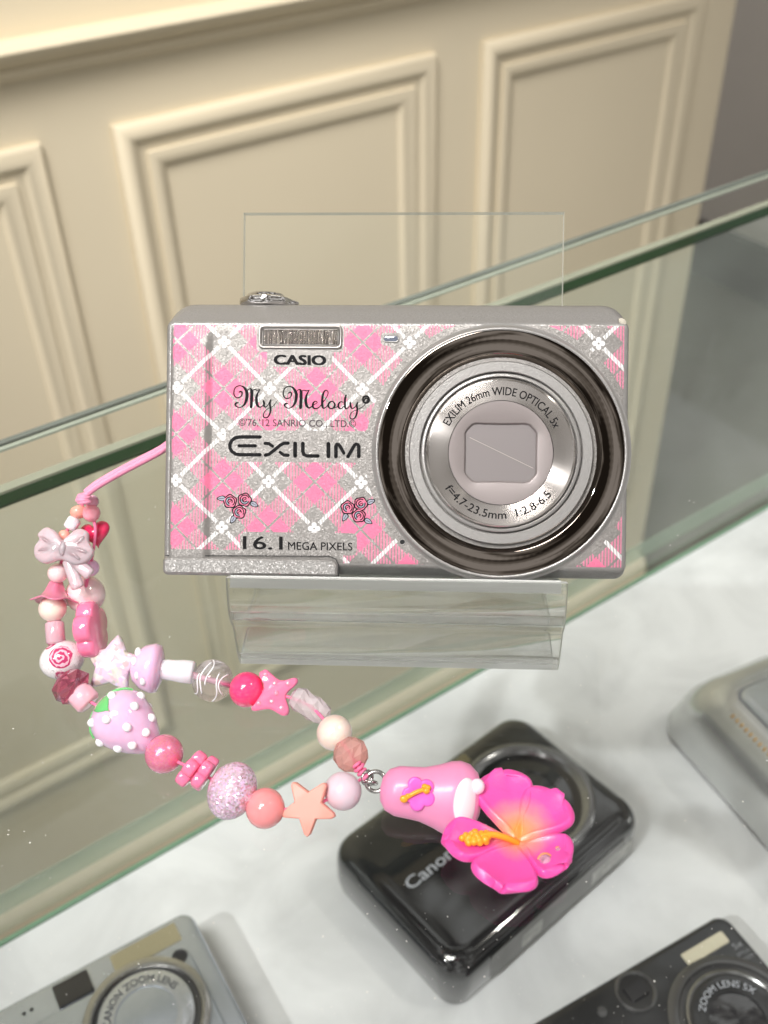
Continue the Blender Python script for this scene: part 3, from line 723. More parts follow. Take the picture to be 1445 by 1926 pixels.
def leaf(cx, cyy, L, wd, ang):
    for mat, k2, z in ((M_black_ink, 1.18, .045), (M_grey_ink, .86, .05)):
        v = []
        for i in range(24):
            a = 2 * PI * i / 24; x, y = L * k2 * math.cos(a), wd * k2 * math.sin(a) * (1 - .35 * math.cos(a))
            v.append((cx + x * math.cos(ang) - y * math.sin(ang), cyy + x * math.sin(ang) + y * math.cos(ang)))
        print_px('leaf_print', v, [tuple(range(24))], mat, z * mm)
    strokes('leaf_print', [[(cx - L * .6 * math.cos(ang), cyy - L * .6 * math.sin(ang), .9), (cx + L * .5 * math.cos(ang), cyy + L * .5 * math.sin(ang), .9)]], 1, 0, 0, smooth=False, z=.055 * mm)
for (x, y, a) in ((416.5, 937.5, PI), (478.5, 948.5, .45), (438.5, 977, 2.1)): leaf(x, y, 7.5, 4.3, a)
for (x, y, rt) in ((433, 943, 1.6), (460.5, 940, .2), (450, 963, 1.2)): rose(x, y, 12.3, rt)
for (x, y, a) in ((698, 943.5, -.4), (649, 973, 2.1), (693, 980.5, .5)): leaf(x, y, 7.5, 4.3, a)
for (x, y, rt) in ((654, 954.5, 1.6), (679, 947.5, -.4), (675, 970, 1.9)): rose(x, y, 12.3, rt)

# ================================================================== BEADED STRAP
strap = empty('beaded_strap', at(437, 1487, 0))
tag(strap, 'pink and lilac beaded wrist strap looping from the plaid camera onto the glass', 'strap')
SI = Matrix.Translation(-strap.location)
M_cord = pm('pink_satin_cord', S(240, 150, 182), .45, sheen=.3, bump=.5, bscale=2200, bdist=.0004)
M_thread = pm('pink_thread', S(236, 120, 160), .5)
def bead_mat(name, col, **k):
    k = dict(dict(rough=.18, coat=1.0, sss=.35, sssr=.003), **k); return pm(name, S(*col), **k)
B_hot = bead_mat('hot_pink_bead', (248, 70, 128), sss=.1)
B_coral = bead_mat('coral_bead', (250, 156, 158), sss=.5)
B_peach = bead_mat('peach_bead', (250, 172, 156), sss=.4)
B_pinkplastic = bead_mat('pink_plastic', (252, 128, 168), sss=.25)
B_palepink = bead_mat('pale_pink_bead', (250, 186, 202), sss=.4, rough=.3)
B_white = bead_mat('milky_white_bead', (240, 232, 240), sss=.5)
B_lilac = bead_mat('lilac_glass_bead', (240, 196, 228), sss=.6, rough=.12, coat=.8)
B_frost = bead_mat('frosted_lilac_bead', (242, 218, 230), rough=.32, trans=.15, sss=.3, coat=0)
B_frostpink = pm('frosted_pink_bow', S(252, 214, 224), .3, trans=.35, ior=1.25, coat=.4, sss=.5, sssr=.006)
B_red = bead_mat('red_heart_bead', (232, 44, 96), trans=.08, rough=.08, sss=0)
B_green = bead_mat('green_leaf_glass', (110, 205, 120), sss=.2)
B_dot = bead_mat('white_dot', (250, 246, 250), sss=.1)
def crystal(name, tint, body, ior=1.5, solid=.3):
    m, nt, b = new_mat(name)
    b.inputs['Base Color'].default_value = S(*body); b.inputs['Roughness'].default_value = .08; b.inputs['Coat Weight'].default_value = 1
    t = nt.nodes.new('ShaderNodeBsdfTransparent'); t.inputs['Color'].default_value = S(*tint)
    gl = nt.nodes.new('ShaderNodeBsdfGlass'); gl.inputs['Roughness'].default_value = 0; gl.inputs['IOR'].default_value = ior; gl.inputs['Color'].default_value = S(*tint)
    m1 = nt.nodes.new('ShaderNodeMixShader'); m2 = nt.nodes.new('ShaderNodeMixShader'); m2.inputs[0].default_value = solid
    m1.inputs[0].default_value = .42; nt.links.new(t.outputs[0], m1.inputs[1]); nt.links.new(gl.outputs[0], m1.inputs[2])
    nt.links.new(m1.outputs[0], m2.inputs[1]); nt.links.new(b.outputs[0], m2.inputs[2]); nt.links.new(m2.outputs[0], nt.nodes['Material Output'].inputs['Surface'])
    return m
B_clear = crystal('clear_bead', (255, 250, 252), (255, 250, 252), ior=1.42, solid=.06)
B_clearfacet = crystal('clear_faceted_bead', (255, 246, 250), (255, 246, 250), solid=.35)
B_pinkfacet = crystal('pink_crystal', (252, 214, 208), (255, 206, 198), solid=.35)
B_redfacet = pm('rose_crystal', S(235, 120, 150), .02, trans=.75, ior=1.5, coat=1)
def pearl(name, col):
    m, nt, b = new_mat(name)
    lw = nt.nodes.new('ShaderNodeLayerWeight'); lw.inputs['Blend'].default_value = .35
    c = mixc(nt, X(lw.outputs['Facing']), S(*col), S(int(col[0] * .97), int(col[1] * .86), int(col[2] * .88)))
    X.nt = nt; nt.links.new(c, b.inputs['Base Color']); b.inputs['Roughness'].default_value = .3; b.inputs['Subsurface Weight'].default_value = .2; b.inputs['Subsurface Scale'].default_value = .003
    b.inputs['Coat Weight'].default_value = 1; b.inputs['Coat Roughness'].default_value = .09; b.inputs['Coat IOR'].default_value = 1.8; b.inputs['Sheen Weight'].default_value = .2
    return m
B_pearl = pearl('cream_pearl', (250, 232, 218)); B_pearlpink = pearl('pink_pearl', (250, 222, 224))
def glitter(name, col, amt=.9, scale=.3, metal=.35, mixv=.18):
    m, nt, b = new_mat(name); vo = sparkle_normal(nt, b, scale=scale, amt=amt, bump=.0, bscale=.1)
    hs = nt.nodes.new('ShaderNodeMix'); hs.data_type = 'RGBA'; hs.blend_type = 'MIX'; hs.inputs[0].default_value = mixv
    hs.inputs[6].default_value = S(*col); nt.links.new(vo.outputs['Color'], hs.inputs[7]); nt.links.new(hs.outputs[2], b.inputs['Base Color'])
    b.inputs['Roughness'].default_value = .22; b.inputs['Metallic'].default_value = metal; b.inputs['Coat Weight'].default_value = 1; b.inputs['Coat Roughness'].default_value = .03
    return m
B_glit = glitter('lilac_glitter', (248, 208, 234), amt=1.1, metal=.2)
B_shim = glitter('pink_shimmer', (248, 120, 160), amt=.25, scale=.8, metal=.3)
B_irid = glitter('iridescent_clear', (252, 228, 242), amt=.55, scale=.11, metal=.12, mixv=.22)

def zline(py, y0=935, y1=1245, za=.034, zb=.005): return za + (zb - za) * min(max((py - y0) / (y1 - y0), 0), 1)
def frame_at(P, tx, nrm):
    """matrix with local X along tx, local Z close to nrm"""
    tx = Vector(tx).normalized(); nz_ = Vector(nrm); nz_ = (nz_ - tx * nz_.dot(tx)).normalized(); ty = nz_.cross(tx)
    return Matrix(((tx.x, ty.x, nz_.x, P.x), (tx.y, ty.y, nz_.y, P.y), (tx.z, ty.z, nz_.z, P.z), (0, 0, 0, 1)))
def pxm(P): return depth_of(P) / FPX                      # metres per photograph pixel at P
VIEW = -FW
FACE = (VIEW * .75 + Vector((0, 0, 1)) * .25).normalized()
def pdir(px, py, z, dx, dy):
    """3-D direction of an image step (dx, dy) on the plane facing FACE at that point"""
    v = RT * dx - UP * dy; return (v - FACE * v.dot(FACE)).normalized()
class Bead: pass
def bead(name, g, mat, px, py, z, ang=0.0, face=FACE, smooth=True, auto=None, parent=None):
    """g is modelled in photograph pixels, local X along the strand direction (image angle ang, degrees, clockwise down)"""
    P = at(px, py, z); s = pxm(P)
    tx = RT * math.cos(math.radians(ang)) - UP * math.sin(math.radians(ang)); tx = tx - Vector(face) * tx.dot(Vector(face))
    M = SI @ frame_at(P, tx, face) @ Matrix.Scale(s, 4)
    g.xf(Matrix.Identity(4))
    o = obj(name, g, mat, strap, smooth=smooth, M=M, auto=auto)
    return o
def ball(name, mat, px, py, r, z=None, sq=.97, ang=0):
    z_ = (r * .000104) if z is None else z
    return bead(name, ellipsoid(r * sq, r, r, nu=32, nv=20), mat, px, py, z_, ang)
def cylinder(name, mat, px, py, L, r, z, ang, bev=.2):
    h = L / 2; g = lathe([(r * .45, -h), (r * (1 - bev), -h), (r, -h + r * bev), (r, h - r * bev), (r * (1 - bev), h), (r * .45, h)], 24, 'X'); return bead(name, g, mat, px, py, z, ang, auto=60)

# --- cord from the camera's side to the knot
knotP = dep(158, 936, .2295)
Cp = [dep(322, 832, .2325), dep(300, 848, .2318), dep(262, 868, .231), dep(215, 893, .230), dep(180, 914, .2297), dep(160, 930, .2295)]
g = G(); C3 = catmull([tuple(p) for p in Cp], 8)
for sgn in (-1, 1):
    pts = [Vector(p) + (UP * .00042 + FW * .0003) * sgn for p in C3]
    q = tube([p - strap.location for p in pts], .00066, 10, 1.15); g.add(q.v, q.f)
obj('cord', g, M_cord, strap)
g = G()
for i, (ox, oy, ang, R) in enumerate(((0, 0, .3, 1.15), (-.15, -.5, -.2, 1.2), (.1, -1.0, .15, 1.1), (-.1, .5, -.5, .85))):
    q = torus(R * mm, .55 * mm, 20, 8)
    q.xf(frame_at(knotP - strap.location + (RT * ox + UP * oy) * mm, RT + FW * ang, UP + RT * ang)); g.add(q.v, q.f)
q = ellipsoid(1.2 * mm, 1.1 * mm, 1.3 * mm); q.xf(Matrix.Translation(knotP - strap.location - UP * .0003)); g.add(q.v, q.f)
obj('cord_knot', g, M_cord, strap)
zA = zline
# --- front strand, from the knot down and round to the ring
ball('round_bead', B_peach, 148, 963, 16, zA(963), ang=80, sq=.8)
cylinder('tube_bead', B_white, 136, 985, 25, 13, zA(985), 118, .3)
ball('round_bead', B_peach, 121, 1008, 12, zA(1008), ang=110)
# bow bead: four puffed wings, knot, two tails
g = G()
bo = catmull([(x, y, 0) for x, y in ((3, 24), (22, 41), (40, 36), (44, 18), (56, 0), (46, -20), (26, -29), (-3, -20), (-32, -29), (-52, -19), (-57, 0), (-50, 16), (-54, 26), (-40, 40), (-20, 33), (-5, 17), (3, 24))], 4)[:-1]
q = puffy([(p[0], p[1]) for p in bo], 22, .74, .75, dome=4); g.add(q.v, q.f)
for P in ([(-6, 3), (-24, 8), (-44, 20)], [(-6, 0), (-26, -2), (-46, -6)], [(7, 4), (24, 12), (36, 26)], [(7, 0), (26, 0), (46, -4)], [(7, -3), (20, -9), (34, -18)]):
    q = tube(catmull([(x, y, 10) for x, y in P], 4), [4, 4.5, 5, 5, 5, 4.5, 4, 3, 1.5], 8, .6); g.add(q.v, q.f)
q = ellipsoid(8, 16, 9, (0, 2, 9)); g.add(q.v, q.f)
for P in ([(6, -20), (22, -48), (34, -70)], [(10, -18), (34, -30), (54, -44)]):
    q = tube(catmull([(x, y, -2) for x, y in P], 5), [9, 9.5, 10, 10.5, 11, 11.5, 12, 12, 12, 12, 10][:11], 10, .55); g.add(q.v, q.f)
bead('bow_bead', g, B_frostpink, 122, 1034, zA(1036) + .002, 4)
ball('pearl_bead', B_pearlpink, 109, 1078, 19, zA(1078), ang=80)
g = lathe([(7, -20), (12, -19), (15, -10), (19, 0), (26, 8), (38, 14), (43, 16), (42, 18), (30, 15), (16, 6), (8, 4)], 40, 'X')
g.v = [(x + (3.0 * math.cos(5 * math.atan2(z, y)) if math.hypot(y, z) > 24 else 0), y * (1 + .07 * math.cos(5 * math.atan2(z, y))), z * (1 + .07 * math.cos(5 * math.atan2(z, y)))) for x, y, z in g.v]
bead('bell_flower_bead', g, bead_mat('pink_bell', (250, 140, 172), trans=.25, rough=.3), 104, 1113, zA(1117), 92)
ball('pearl_bead', B_pearl, 99, 1145, 26, zA(1145), ang=85)
cylinder('tube_bead', bead_mat('pale_pink_tube', (250, 200, 214), trans=.3), 104, 1190, 44, 18, zA(1190), 82, .25)
# ceramic bead with a painted rose
m, nt, b = new_mat('rose_ceramic'); X.nt = nt
tc = nt.nodes.new('ShaderNodeTexCoord'); sp = nt.nodes.new('ShaderNodeSeparateXYZ'); nt.links.new(tc.outputs['Object'], sp.inputs[0])
nz = nt.nodes.new('ShaderNodeTexNoise'); nz.inputs['Scale'].default_value = .09; nz.inputs['Detail'].default_value = 2; nt.links.new(tc.outputs['Object'], nz.inputs['Vector'])
nv_ = X(nz.outputs['Fac'])
def rose_mask(cx, cyy, R):
    ax_, ay_ = X(sp.outputs['X']) - cx, X(sp.outputs['Y']) - cyy
    r = hyp(ax_, ay_); an = X.op('ARCTAN2', ay_, ax_)
    sw_ = fr(r * .13 + an * .16 + nv_ * 1.6)
    return (r < R) * (sw_ < .55), (r < R * .98)
m1, d1 = rose_mask(0.0, 8.0, 21.0); m2, d2 = rose_mask(-36.0, -8.0, 14.0); m3, d3 = rose_mask(34.0, -6.0, 12.0)
c = mixc(nt, mxx(d1, mxx(d2, d3)), S(246, 240, 242), S(240, 190, 206))
c = mixc(nt, mxx(m1, mxx(m2, m3)), c, S(196, 60, 110))
lines = (fr(nv_ * 9.0) < .12) * ((1.0 - d1) * .7)
c = mixc(nt, lines, c, S(110, 110, 110))
nt.links.new(c, b.inputs['Base Color']); b.inputs['Roughness'].default_value = .12; b.inputs['Coat Weight'].default_value = .8
bead('painted_rose_bead', ellipsoid(36, 42, 38, nu=36, nv=24), m, 117, 1241, zA(1241), 70)
def faceted(name, mat, px, py, r, z, ang, rows, n, sx=1.0):
    V = []; g = G(); rings = []
    for k2, (h, rr) in enumerate(rows): rings.append([(h * r * sx, rr * r * math.cos(2 * PI * (i + .5 * (k2 % 2)) / n), rr * r * math.sin(2 * PI * (i + .5 * (k2 % 2)) / n)) for i in range(n)])
    g = loft(rings)
    F = []
    for q in g.f:
        if len(q) == 4: F += [(q[0], q[1], q[2]), (q[0], q[2], q[3])]
        else: F.append(q)
    g.f = F; g.m = [0] * len(F)
    return bead(name, g, mat, px, py, z, ang, smooth=False)
faceted('faceted_bead', B_redfacet, 137, 1292, 38, .0042, 50, [(-.75, .45), (-.45, .92), (0, 1.02), (.45, .92), (.75, .45)], 6)
cylinder('tube_bead', B_palepink, 157, 1312, 38, 25, .0035, 45, .2)
# strawberry bead
P = [(.1, -62), (22, -59), (40, -50), (52, -36), (58, -18), (57, 2), (51, 22), (41, 42), (30, 58), (20, 70), (10, 76), (.1, 78)]
sb = bead('strawberry_bead', lathe([(r, h) for r, h in P], 40, 'X', cap=False), B_lilac, 235, 1358, .0056, 38)
def on_berry(h, a, lift=1.0):
    r = 0
    for (r0, h0), (r1, h1) in zip(P, P[1:]):
        if h0 <= h <= h1: r = r0 + (r1 - r0) * (h - h0) / (h1 - h0)
    return (h, r * lift * math.sin(a), r * lift * math.cos(a))
for (h, a) in ((-42, .62), (-18, -.15), (-40, -.75), (4, .75), (20, .05), (38, 1.1), (26, -.95), (50, .4), (-8, -1.15), (45, -.5), (-5, 1.35), (10, 2.2), (-20, -2.2)):
    x, y, z = on_berry(h, a); obj('seed_dot', ellipsoid(9, 8.4, 7, nu=14, nv=10), B_dot, sb, M=Matrix.Translation((x, y, z)))
for a in (.1, 1.35, 2.6, -1.35, -2.5):
    V = []; F = []
    for i in range(7):
        s = i / 6
        for j in range(5):
            t = j / 4 - .5
            hh = -62 + 38 * s; r = on_berry(max(hh, -61), 0)[2] + 3.5 - 2 * abs(t); aa = a + t * 1.1 * (1 - s) ** .6 * math.sin(PI * (.25 + .75 * s)) * (1.4 if s < .2 else 1)
            V.append((hh, r * math.sin(aa), r * math.cos(aa)))
    for i in range(6):
        for j in range(4): F.append((i * 5 + j, i * 5 + j + 1, (i + 1) * 5 + j + 1, (i + 1) * 5 + j))
    lf = obj('leaf', G().add(V, F), B_green, sb); so = lf.modifiers.new('thick', 'SOLIDIFY'); so.thickness = 4
ball('round_bead', B_shim, 309, 1418, 37, ang=35)
g = G()
q = puffy([(x, y) for x, y in flower_outline(38, 5, .30)], 24, .84, .5); q.xf(Matrix.Rotation(PI / 2, 4, 'Y') @ Matrix.Rotation(.5, 4, 'Z')); g.add(q.v, q.f)
q = torus(16, 5, 20, 8, (0, 0, 12)); q.xf(Matrix.Rotation(PI / 2, 4, 'Y')); g.add(q.v, q.f)
bead('flower_bead', g, B_pinkplastic, 361, 1446, .0042, 38, auto=50)
g = puffy(flower_outline(36, 5, .30), 22, .84, .5); g.xf(Matrix.Rotation(PI / 2, 4, 'Y') @ Matrix.Rotation(.1, 4, 'Z'))
bead('flower_bead', g, B_pinkplastic, 385, 1455, .0040, 34, auto=50)
bead('glitter_bead', ellipsoid(45, 55, 52, nu=36, nv=24), B_glit, 437, 1487, .0054, 25)
ball('round_bead', B_coral, 499, 1520, 38, ang=10)
so_ = star_outline(54, 27, 5, -PI / 2 - .02)
bead('star_bead', puffy(so_, 26, .90, .35), pm('matte_peach_star', S(240, 164, 150), .42, sss=.2), 581, 1517, .0040, 0, auto=40, face=(FACE + RT * -.10).normalized())
ball('round_bead', B_frost, 645, 1488, 36, ang=-40)
# --- rear strand
ball('round_bead', bead_mat('lilac_pink_seed', (240, 176, 200)), 173, 943, 13, zA(945), ang=80)
ball('round_bead', bead_mat('pink_seed', (246, 160, 176)), 172, 965, 17, zA(965), ang=80)
hp = []
for i in range(40):
    t = 2 * PI * i / 40; hp.append((1.75 * 16 * math.sin(t) ** 3, 1.75 * (13 * math.cos(t) - 5 * math.cos(2 * t) - 2 * math.cos(3 * t) - math.cos(4 * t))))
bead('heart_bead', puffy(hp, 22, .66, .8, dome=5), B_red, 180, 1003, zA(1003) - .002, -14)
ball('round_bead', B_lilac, 170, 1068, 17, zA(1068) - .001, ang=80)
ball('pearl_bead', B_pearlpink, 161, 1118, 37, zA(1118) - .003, ang=85)
g = puffy(flower_outline(54, 5, .22), 34, .84, .5)
bead('flower_bead', g, B_pinkplastic, 171, 1184, zA(1184), 0, face=(VIEW * .10 + RT * .98 + UP * .10).normalized(), auto=50)
g = puffy(star_outline(56, 34, 5, .35), 34, .62, .75, dome=5)
bead('star_bead', g, B_irid, 214, 1250, .0050, 10)
mu = bead('mushroom_bead', lathe([(.1, 27), (26, 26), (44, 20), (47, 10), (42, -8), (30, -24), (15, -31), (.1, -33)], 36, 'X', cap=False), B_lilac, 279, 1256, .0046, 6)
obj('stem', lathe([(15, 8), (19, 30), (20, 50), (22, 66), (22, 84), (19, 88), (8, 88)], 28, 'X'), B_white, mu)
for (x, y, z) in ((-17, 26, 27), (-20, 8, 33), (2, -26, 34), (-10, -16, 33)): obj('seed_dot', ellipsoid(6, 9, 6, nu=12, nv=8), B_dot, mu, M=Matrix.Translation((x, y, z)))
cb = ball('clear_bead', B_clear, 400, 1280, 40, ang=15)
for kx in range(5):
    pts = []
    x0 = -24 + kx * 12
    for i in range(16):
        a = -1.3 + .5 * (kx % 3) + (1.5 + .25 * (kx % 2)) * i / 15; xx = x0 + 5 * math.sin(i * .35 + kx * 2.1) + .5 * i * (1 - kx % 3); rr = math.sqrt(max(40.2 ** 2 - xx * xx, 1))
        pts.append((xx, rr * math.sin(a), rr * math.cos(a)))
    obj('white_swirl', tube(pts, 1.5, 6), B_dot, cb)
obj('bore', lathe([(5, -36), (5, 36)], 16, 'X'), pm('pink_bore', S(246, 206, 220), .3), cb)
ball('round_bead', B_hot, 464, 1297, 34, ang=10)
bo = catmull([(-34, 34, 0), (-38, 30, 0), (-36, 22, 0), (-22, 4, 0), (-30, -28, 0), (-34, -38, 0), (-26, -42, 0), (0, -31, 0), (26, -36, 0), (36, -30, 0), (34, -18, 0), (22, 2, 0), (34, 24, 0), (36, 34, 0), (28, 38, 0), (4, 26, 0), (-26, 38, 0), (-34, 34, 0)], 3)
bw_ = bead('bow_bead', puffy([(p[0], p[1]) for p in bo[:-1]], 26, .86, .5), B_pinkplastic, 517, 1304, .0040, 16, auto=45)
for (x, y) in ((-26, 28), (-4, 18), (20, 24), (-22, -26), (0, -16), (22, -22), (4, 1)): obj('seed_dot', ellipsoid(5, 5, 2.2, nu=12, nv=6), bead_mat('deep_pink_dot', (246, 150, 178)), bw_, M=Matrix.Translation((x, y, 12.6)))
faceted('faceted_bead', B_clearfacet, 583, 1328, 24, .0030, 33, [(-1.7, .4), (-1.5, .75), (-.95, 1), (-.3, .92), (.3, 1), (.95, .92), (1.5, .75), (1.7, .4)], 10)
ball('pearl_bead', B_pearl, 629, 1378, 34, ang=50)
faceted('faceted_bead', B_pinkfacet, 660, 1419, 34, .0036, 60, [(-.9, .38), (-.65, .75), (-.25, .98), (.25, .98), (.65, .75), (.9, .38)], 10)
# thread inside the strands and the closing knot
TA = [(160, 940), (148, 963), (136, 985), (121, 1008), (122, 1036), (109, 1078), (103, 1113), (99, 1145), (104, 1190), (117, 1241), (137, 1292), (157, 1312), (235, 1358), (309, 1418), (370, 1450), (437, 1487), (499, 1520), (581, 1517), (645, 1488), (683, 1463)]
TB = [(165, 940), (172, 965), (180, 1000), (170, 1068), (161, 1118), (171, 1184), (214, 1250), (279, 1256), (345, 1262), (400, 1280), (464, 1297), (517, 1304), (583, 1328), (629, 1378), (660, 1419), (676, 1445), (684, 1460)]
for T_ in (TA, TB):
    pts = catmull([tuple(at(x, y, zline(y, zb=.0040)) - strap.location) for x, y in T_], 5)
    obj('thread', tube(pts, .00038, 6), M_thread, strap)
g = G()
kp = at(675, 1443, .0040)
for i, (x, y, R) in enumerate(((671, 1437, .8), (676, 1444, .95), (681, 1452, .8), (686, 1462, .6))):
    q = torus(R * mm, .4 * mm, 16, 8); P_ = at(x, y, .0040) - strap.location
    q.xf(frame_at(P_, RT * .6 + UP * .5, RT * .6 - UP * .8)); g.add(q.v, q.f)
obj('thread_knot', g, M_thread, strap)

# ================================================================== FLOWER CHARM
charm = empty('flower_charm', at(972, 1587, 0)); CI = -charm.location
tag(charm, 'bright pink hibiscus flower charm with yellow stamen and pale pink pod, above black camera', 'charm')
def cp(px, py, z): return at(px, py, z) - charm.location
def ring_at(name, px, py, z, R, r, nrm, tx, mat=M_steel, parent=charm, off=None):
    q = torus(R, r, 36, 12); return obj(name, q, mat, parent, M=frame_at(cp(px, py, z), tx, nrm))
ring_at('small_link', 691, 1463, .0036, .0013, .00036, VIEW + RT * .9, UP)
ring_at('small_link', 697, 1473, .0032, .0012, .00036, VIEW * .5 - UP + RT * .3, RT)
ring_at('jump_ring', 707, 1470, .0034, .00195, .00046, VIEW + UP * .25, RT)
M_pod = pm('pale_pink_enamel', S(232, 146, 186), .38, sss=.25, sssr=.002, coat=.15)
g = lathe([(.01, -98), (22, -95), (38, -84), (46, -66), (48, -40), (50, -18), (58, 8), (67, 30), (70, 48), (66, 66), (52, 82), (28, 92), (.01, 95)], 44, 'X', cap=False)
g.v = [(x, y, z * (.66 if z > 0 else .5)) for x, y, z in g.v]
Pp = at(812, 1496, .0042); s_ = pxm(Pp)
pod = obj('pod', g, M_pod, charm, M=Matrix.Translation(CI) @ frame_at(Pp, RT * math.cos(.13) - UP * math.sin(.13), FACE) @ Matrix.Scale(s_, 4))
g = ellipsoid(27, 44, 12, nu=28, nv=16)
obj('white_cabochon', g, pm('white_enamel', S(244, 236, 242), .25, coat=.4), pod, M=Matrix.Translation((60, -2, 38)) @ Matrix.Rotation(.62, 4, 'Y'))
for (x, y) in ((80, 28), (74, -44)): obj('pearl', ellipsoid(14, 15, 13, nu=18, nv=12), pm('white_bead_enamel', S(250, 226, 238), .25, coat=.4), pod, M=Matrix.Translation((x, y, 32)))
M_sf = pm('magenta_enamel', S(242, 104, 204), .35, coat=.2)
M_yel = pm('yellow_enamel', S(250, 168, 40), .35, coat=.3)
sf = obj('small_blossom', puffy(flower_outline(32, 5, .30, rot=.4), 11, .85, .5, dome=-3), M_sf, pod, M=Matrix.Translation((-26, 2, 34)) @ Matrix.Rotation(.10, 4, 'X'), auto=50)
g = tube(catmull([(-24, -10, 8), (-8, 2, 9), (8, 10, 8)], 5), 4.2, 8, .7)
for (x, y, r) in ((-27, -12, 8), (-20, -6, 6), (12, 8, 7), (14, 14, 6), (8, 15, 6)):
    q = ellipsoid(r, r * .9, 5, (x, y, 8), 12, 8); g.add(q.v, q.f)
obj('blossom_stamen', g, M_yel, sf)
# petals of the large hibiscus, pink fading to orange at the throat (painted)
m, nt, b = new_mat('hibiscus_paint'); X.nt = nt
tc = nt.nodes.new('ShaderNodeTexCoord'); sp = nt.nodes.new('ShaderNodeSeparateXYZ'); nt.links.new(tc.outputs['Object'], sp.inputs[0])
nz = nt.nodes.new('ShaderNodeTexNoise'); nz.inputs['Scale'].default_value = 350; nt.links.new(tc.outputs['Object'], nz.inputs['Vector'])
rr = hyp(X(sp.outputs['X']), X(sp.outputs['Y'])) * 1000.0 + (X(nz.outputs['Fac']) - .5) * 2.2
rp = nt.nodes.new('ShaderNodeValToRGB'); nt.links.new((rr * .1).s, rp.inputs['Fac'])
el = rp.color_ramp.elements; el[0].position = .06; el[0].color = S(252, 150, 72); el[1].position = .72; el[1].color = S(240, 84, 172)
e_ = el.new(.34); e_.color = S(252, 148, 140)
nt.links.new(rp.outputs['Color'], b.inputs['Base Color']); b.inputs['Roughness'].default_value = .36; b.inputs['Coat Weight'].default_value = .15
b.inputs['Subsurface Weight'].default_value = .15; b.inputs['Subsurface Scale'].default_value = .002
bpn = nt.nodes.new('ShaderNodeBump'); bpn.inputs['Strength'].default_value = .35; bpn.inputs['Distance'].default_value = .0004
nz2 = nt.nodes.new('ShaderNodeTexNoise'); nz2.inputs['Scale'].default_value = 420; nz2.inputs['Detail'].default_value = 3
nt.links.new(tc.outputs['Object'], nz2.inputs['Vector']); nt.links.new(nz2.outputs['Fac'], bpn.inputs['Height']); nt.links.new(bpn.outputs['Normal'], b.inputs['Normal'])
M_petal = m
for (tx_, ty_, wpx, ph) in ((934, 1459, 57, 0), (1056, 1506, 56, 1.3), (1074, 1641, 50, 2.1), (935, 1694, 60, 3.3), (826, 1596, 46, 4.0)):
    base = cp(972, 1587, .0026); tip = cp(tx_, ty_, .0030); ax_ = tip - base; Lp = ax_.length; ax_.normalize(); sd = Vector((0, 0, 1)).cross(ax_).normalized()
    hw = wpx * 1.1 * pxm(at(972, 1587, .003)); nu, nv = 15, 13; V = []; F = []
    for i in range(nu):
        s = i / (nu - 1)
        wd = hw * (.16 + .84 * math.sin(min(s / .78, 1) * PI / 2) ** 1.15) * (1 if s < .72 else math.sqrt(max(1 - ((s - .72) / .285) ** 2, .0)) * .98 + .02)
        for j in range(nv):
            t = j / (nv - 1) * 2 - 1
            d = base + ax_ * (Lp * (s - .05 * t * t * s)) + sd * (wd * t)
            z = .0002 + .0018 * s ** 1.4 + .0016 * abs(t) ** 2.2 * (1 - s * .4) + .0010 * s ** 4 + .00035 * math.sin(t * 5 + ph) * s * s - .0009 * math.exp(-(s * 5) ** 2)
            V.append((d.x, d.y, .0022 + z))
    for i in range(nu - 1):
        for j in range(nv - 1): F.append((i * nv + j, i * nv + j + 1, (i + 1) * nv + j + 1, (i + 1) * nv + j))
    pt = obj('petal', G().add(V, F), M_petal, charm)
    so = pt.modifiers.new('thick', 'SOLIDIFY'); so.thickness = .0019; so.offset = -1
    sbv = pt.modifiers.new('round', 'SUBSURF'); sbv.levels = 1; sbv.render_levels = 2
stp = [cp(974, 1586, .0032), cp(955, 1577, .0052), cp(930, 1570, .0064), cp(905, 1572, .0066), cp(880, 1578, .0064)]
st = obj('stamen', tube(catmull([tuple(p) for p in stp], 5), .00062, 10), M_yel, charm)
for i in range(19):
    x = 896 + 26 * math.sqrt((i + .5) / 19) * math.cos(i * 2.4) + random.uniform(-1.5, 1.5); y = 1576 + 12 * math.sqrt((i + .5) / 19) * math.sin(i * 2.4)
    obj('pollen', ellipsoid(.00075, .00075, .0007, nu=12, nv=8), M_yel, st, M=Matrix.Translation(cp(x, y, .0069 - .0009 * (i + .5) / 19)) @ Matrix.Scale(random.uniform(.85, 1.15), 4))
M_gem = pm('pink_rhinestone', S(250, 176, 210), .08, metal=.6, coat=1)
for (x, y, r) in ((1026, 1620, 13.5), (1051, 1602, 8.5)):
    s2 = r * pxm(at(x, y, .005))
    g = lathe([(s2, -.2 * s2), (s2, .15 * s2), (.72 * s2, .5 * s2), (.38 * s2, .68 * s2)], 9, 'Z')
    obj('rhinestone', g, M_gem, charm, smooth=False, M=frame_at(cp(x, y, .0052), RT, FACE + RT * .1))
    obj('rhinestone_setting', torus(s2 * 1.05, s2 * .16, 24, 8), M_petal, charm, M=frame_at(cp(x, y, .0050), RT, FACE))

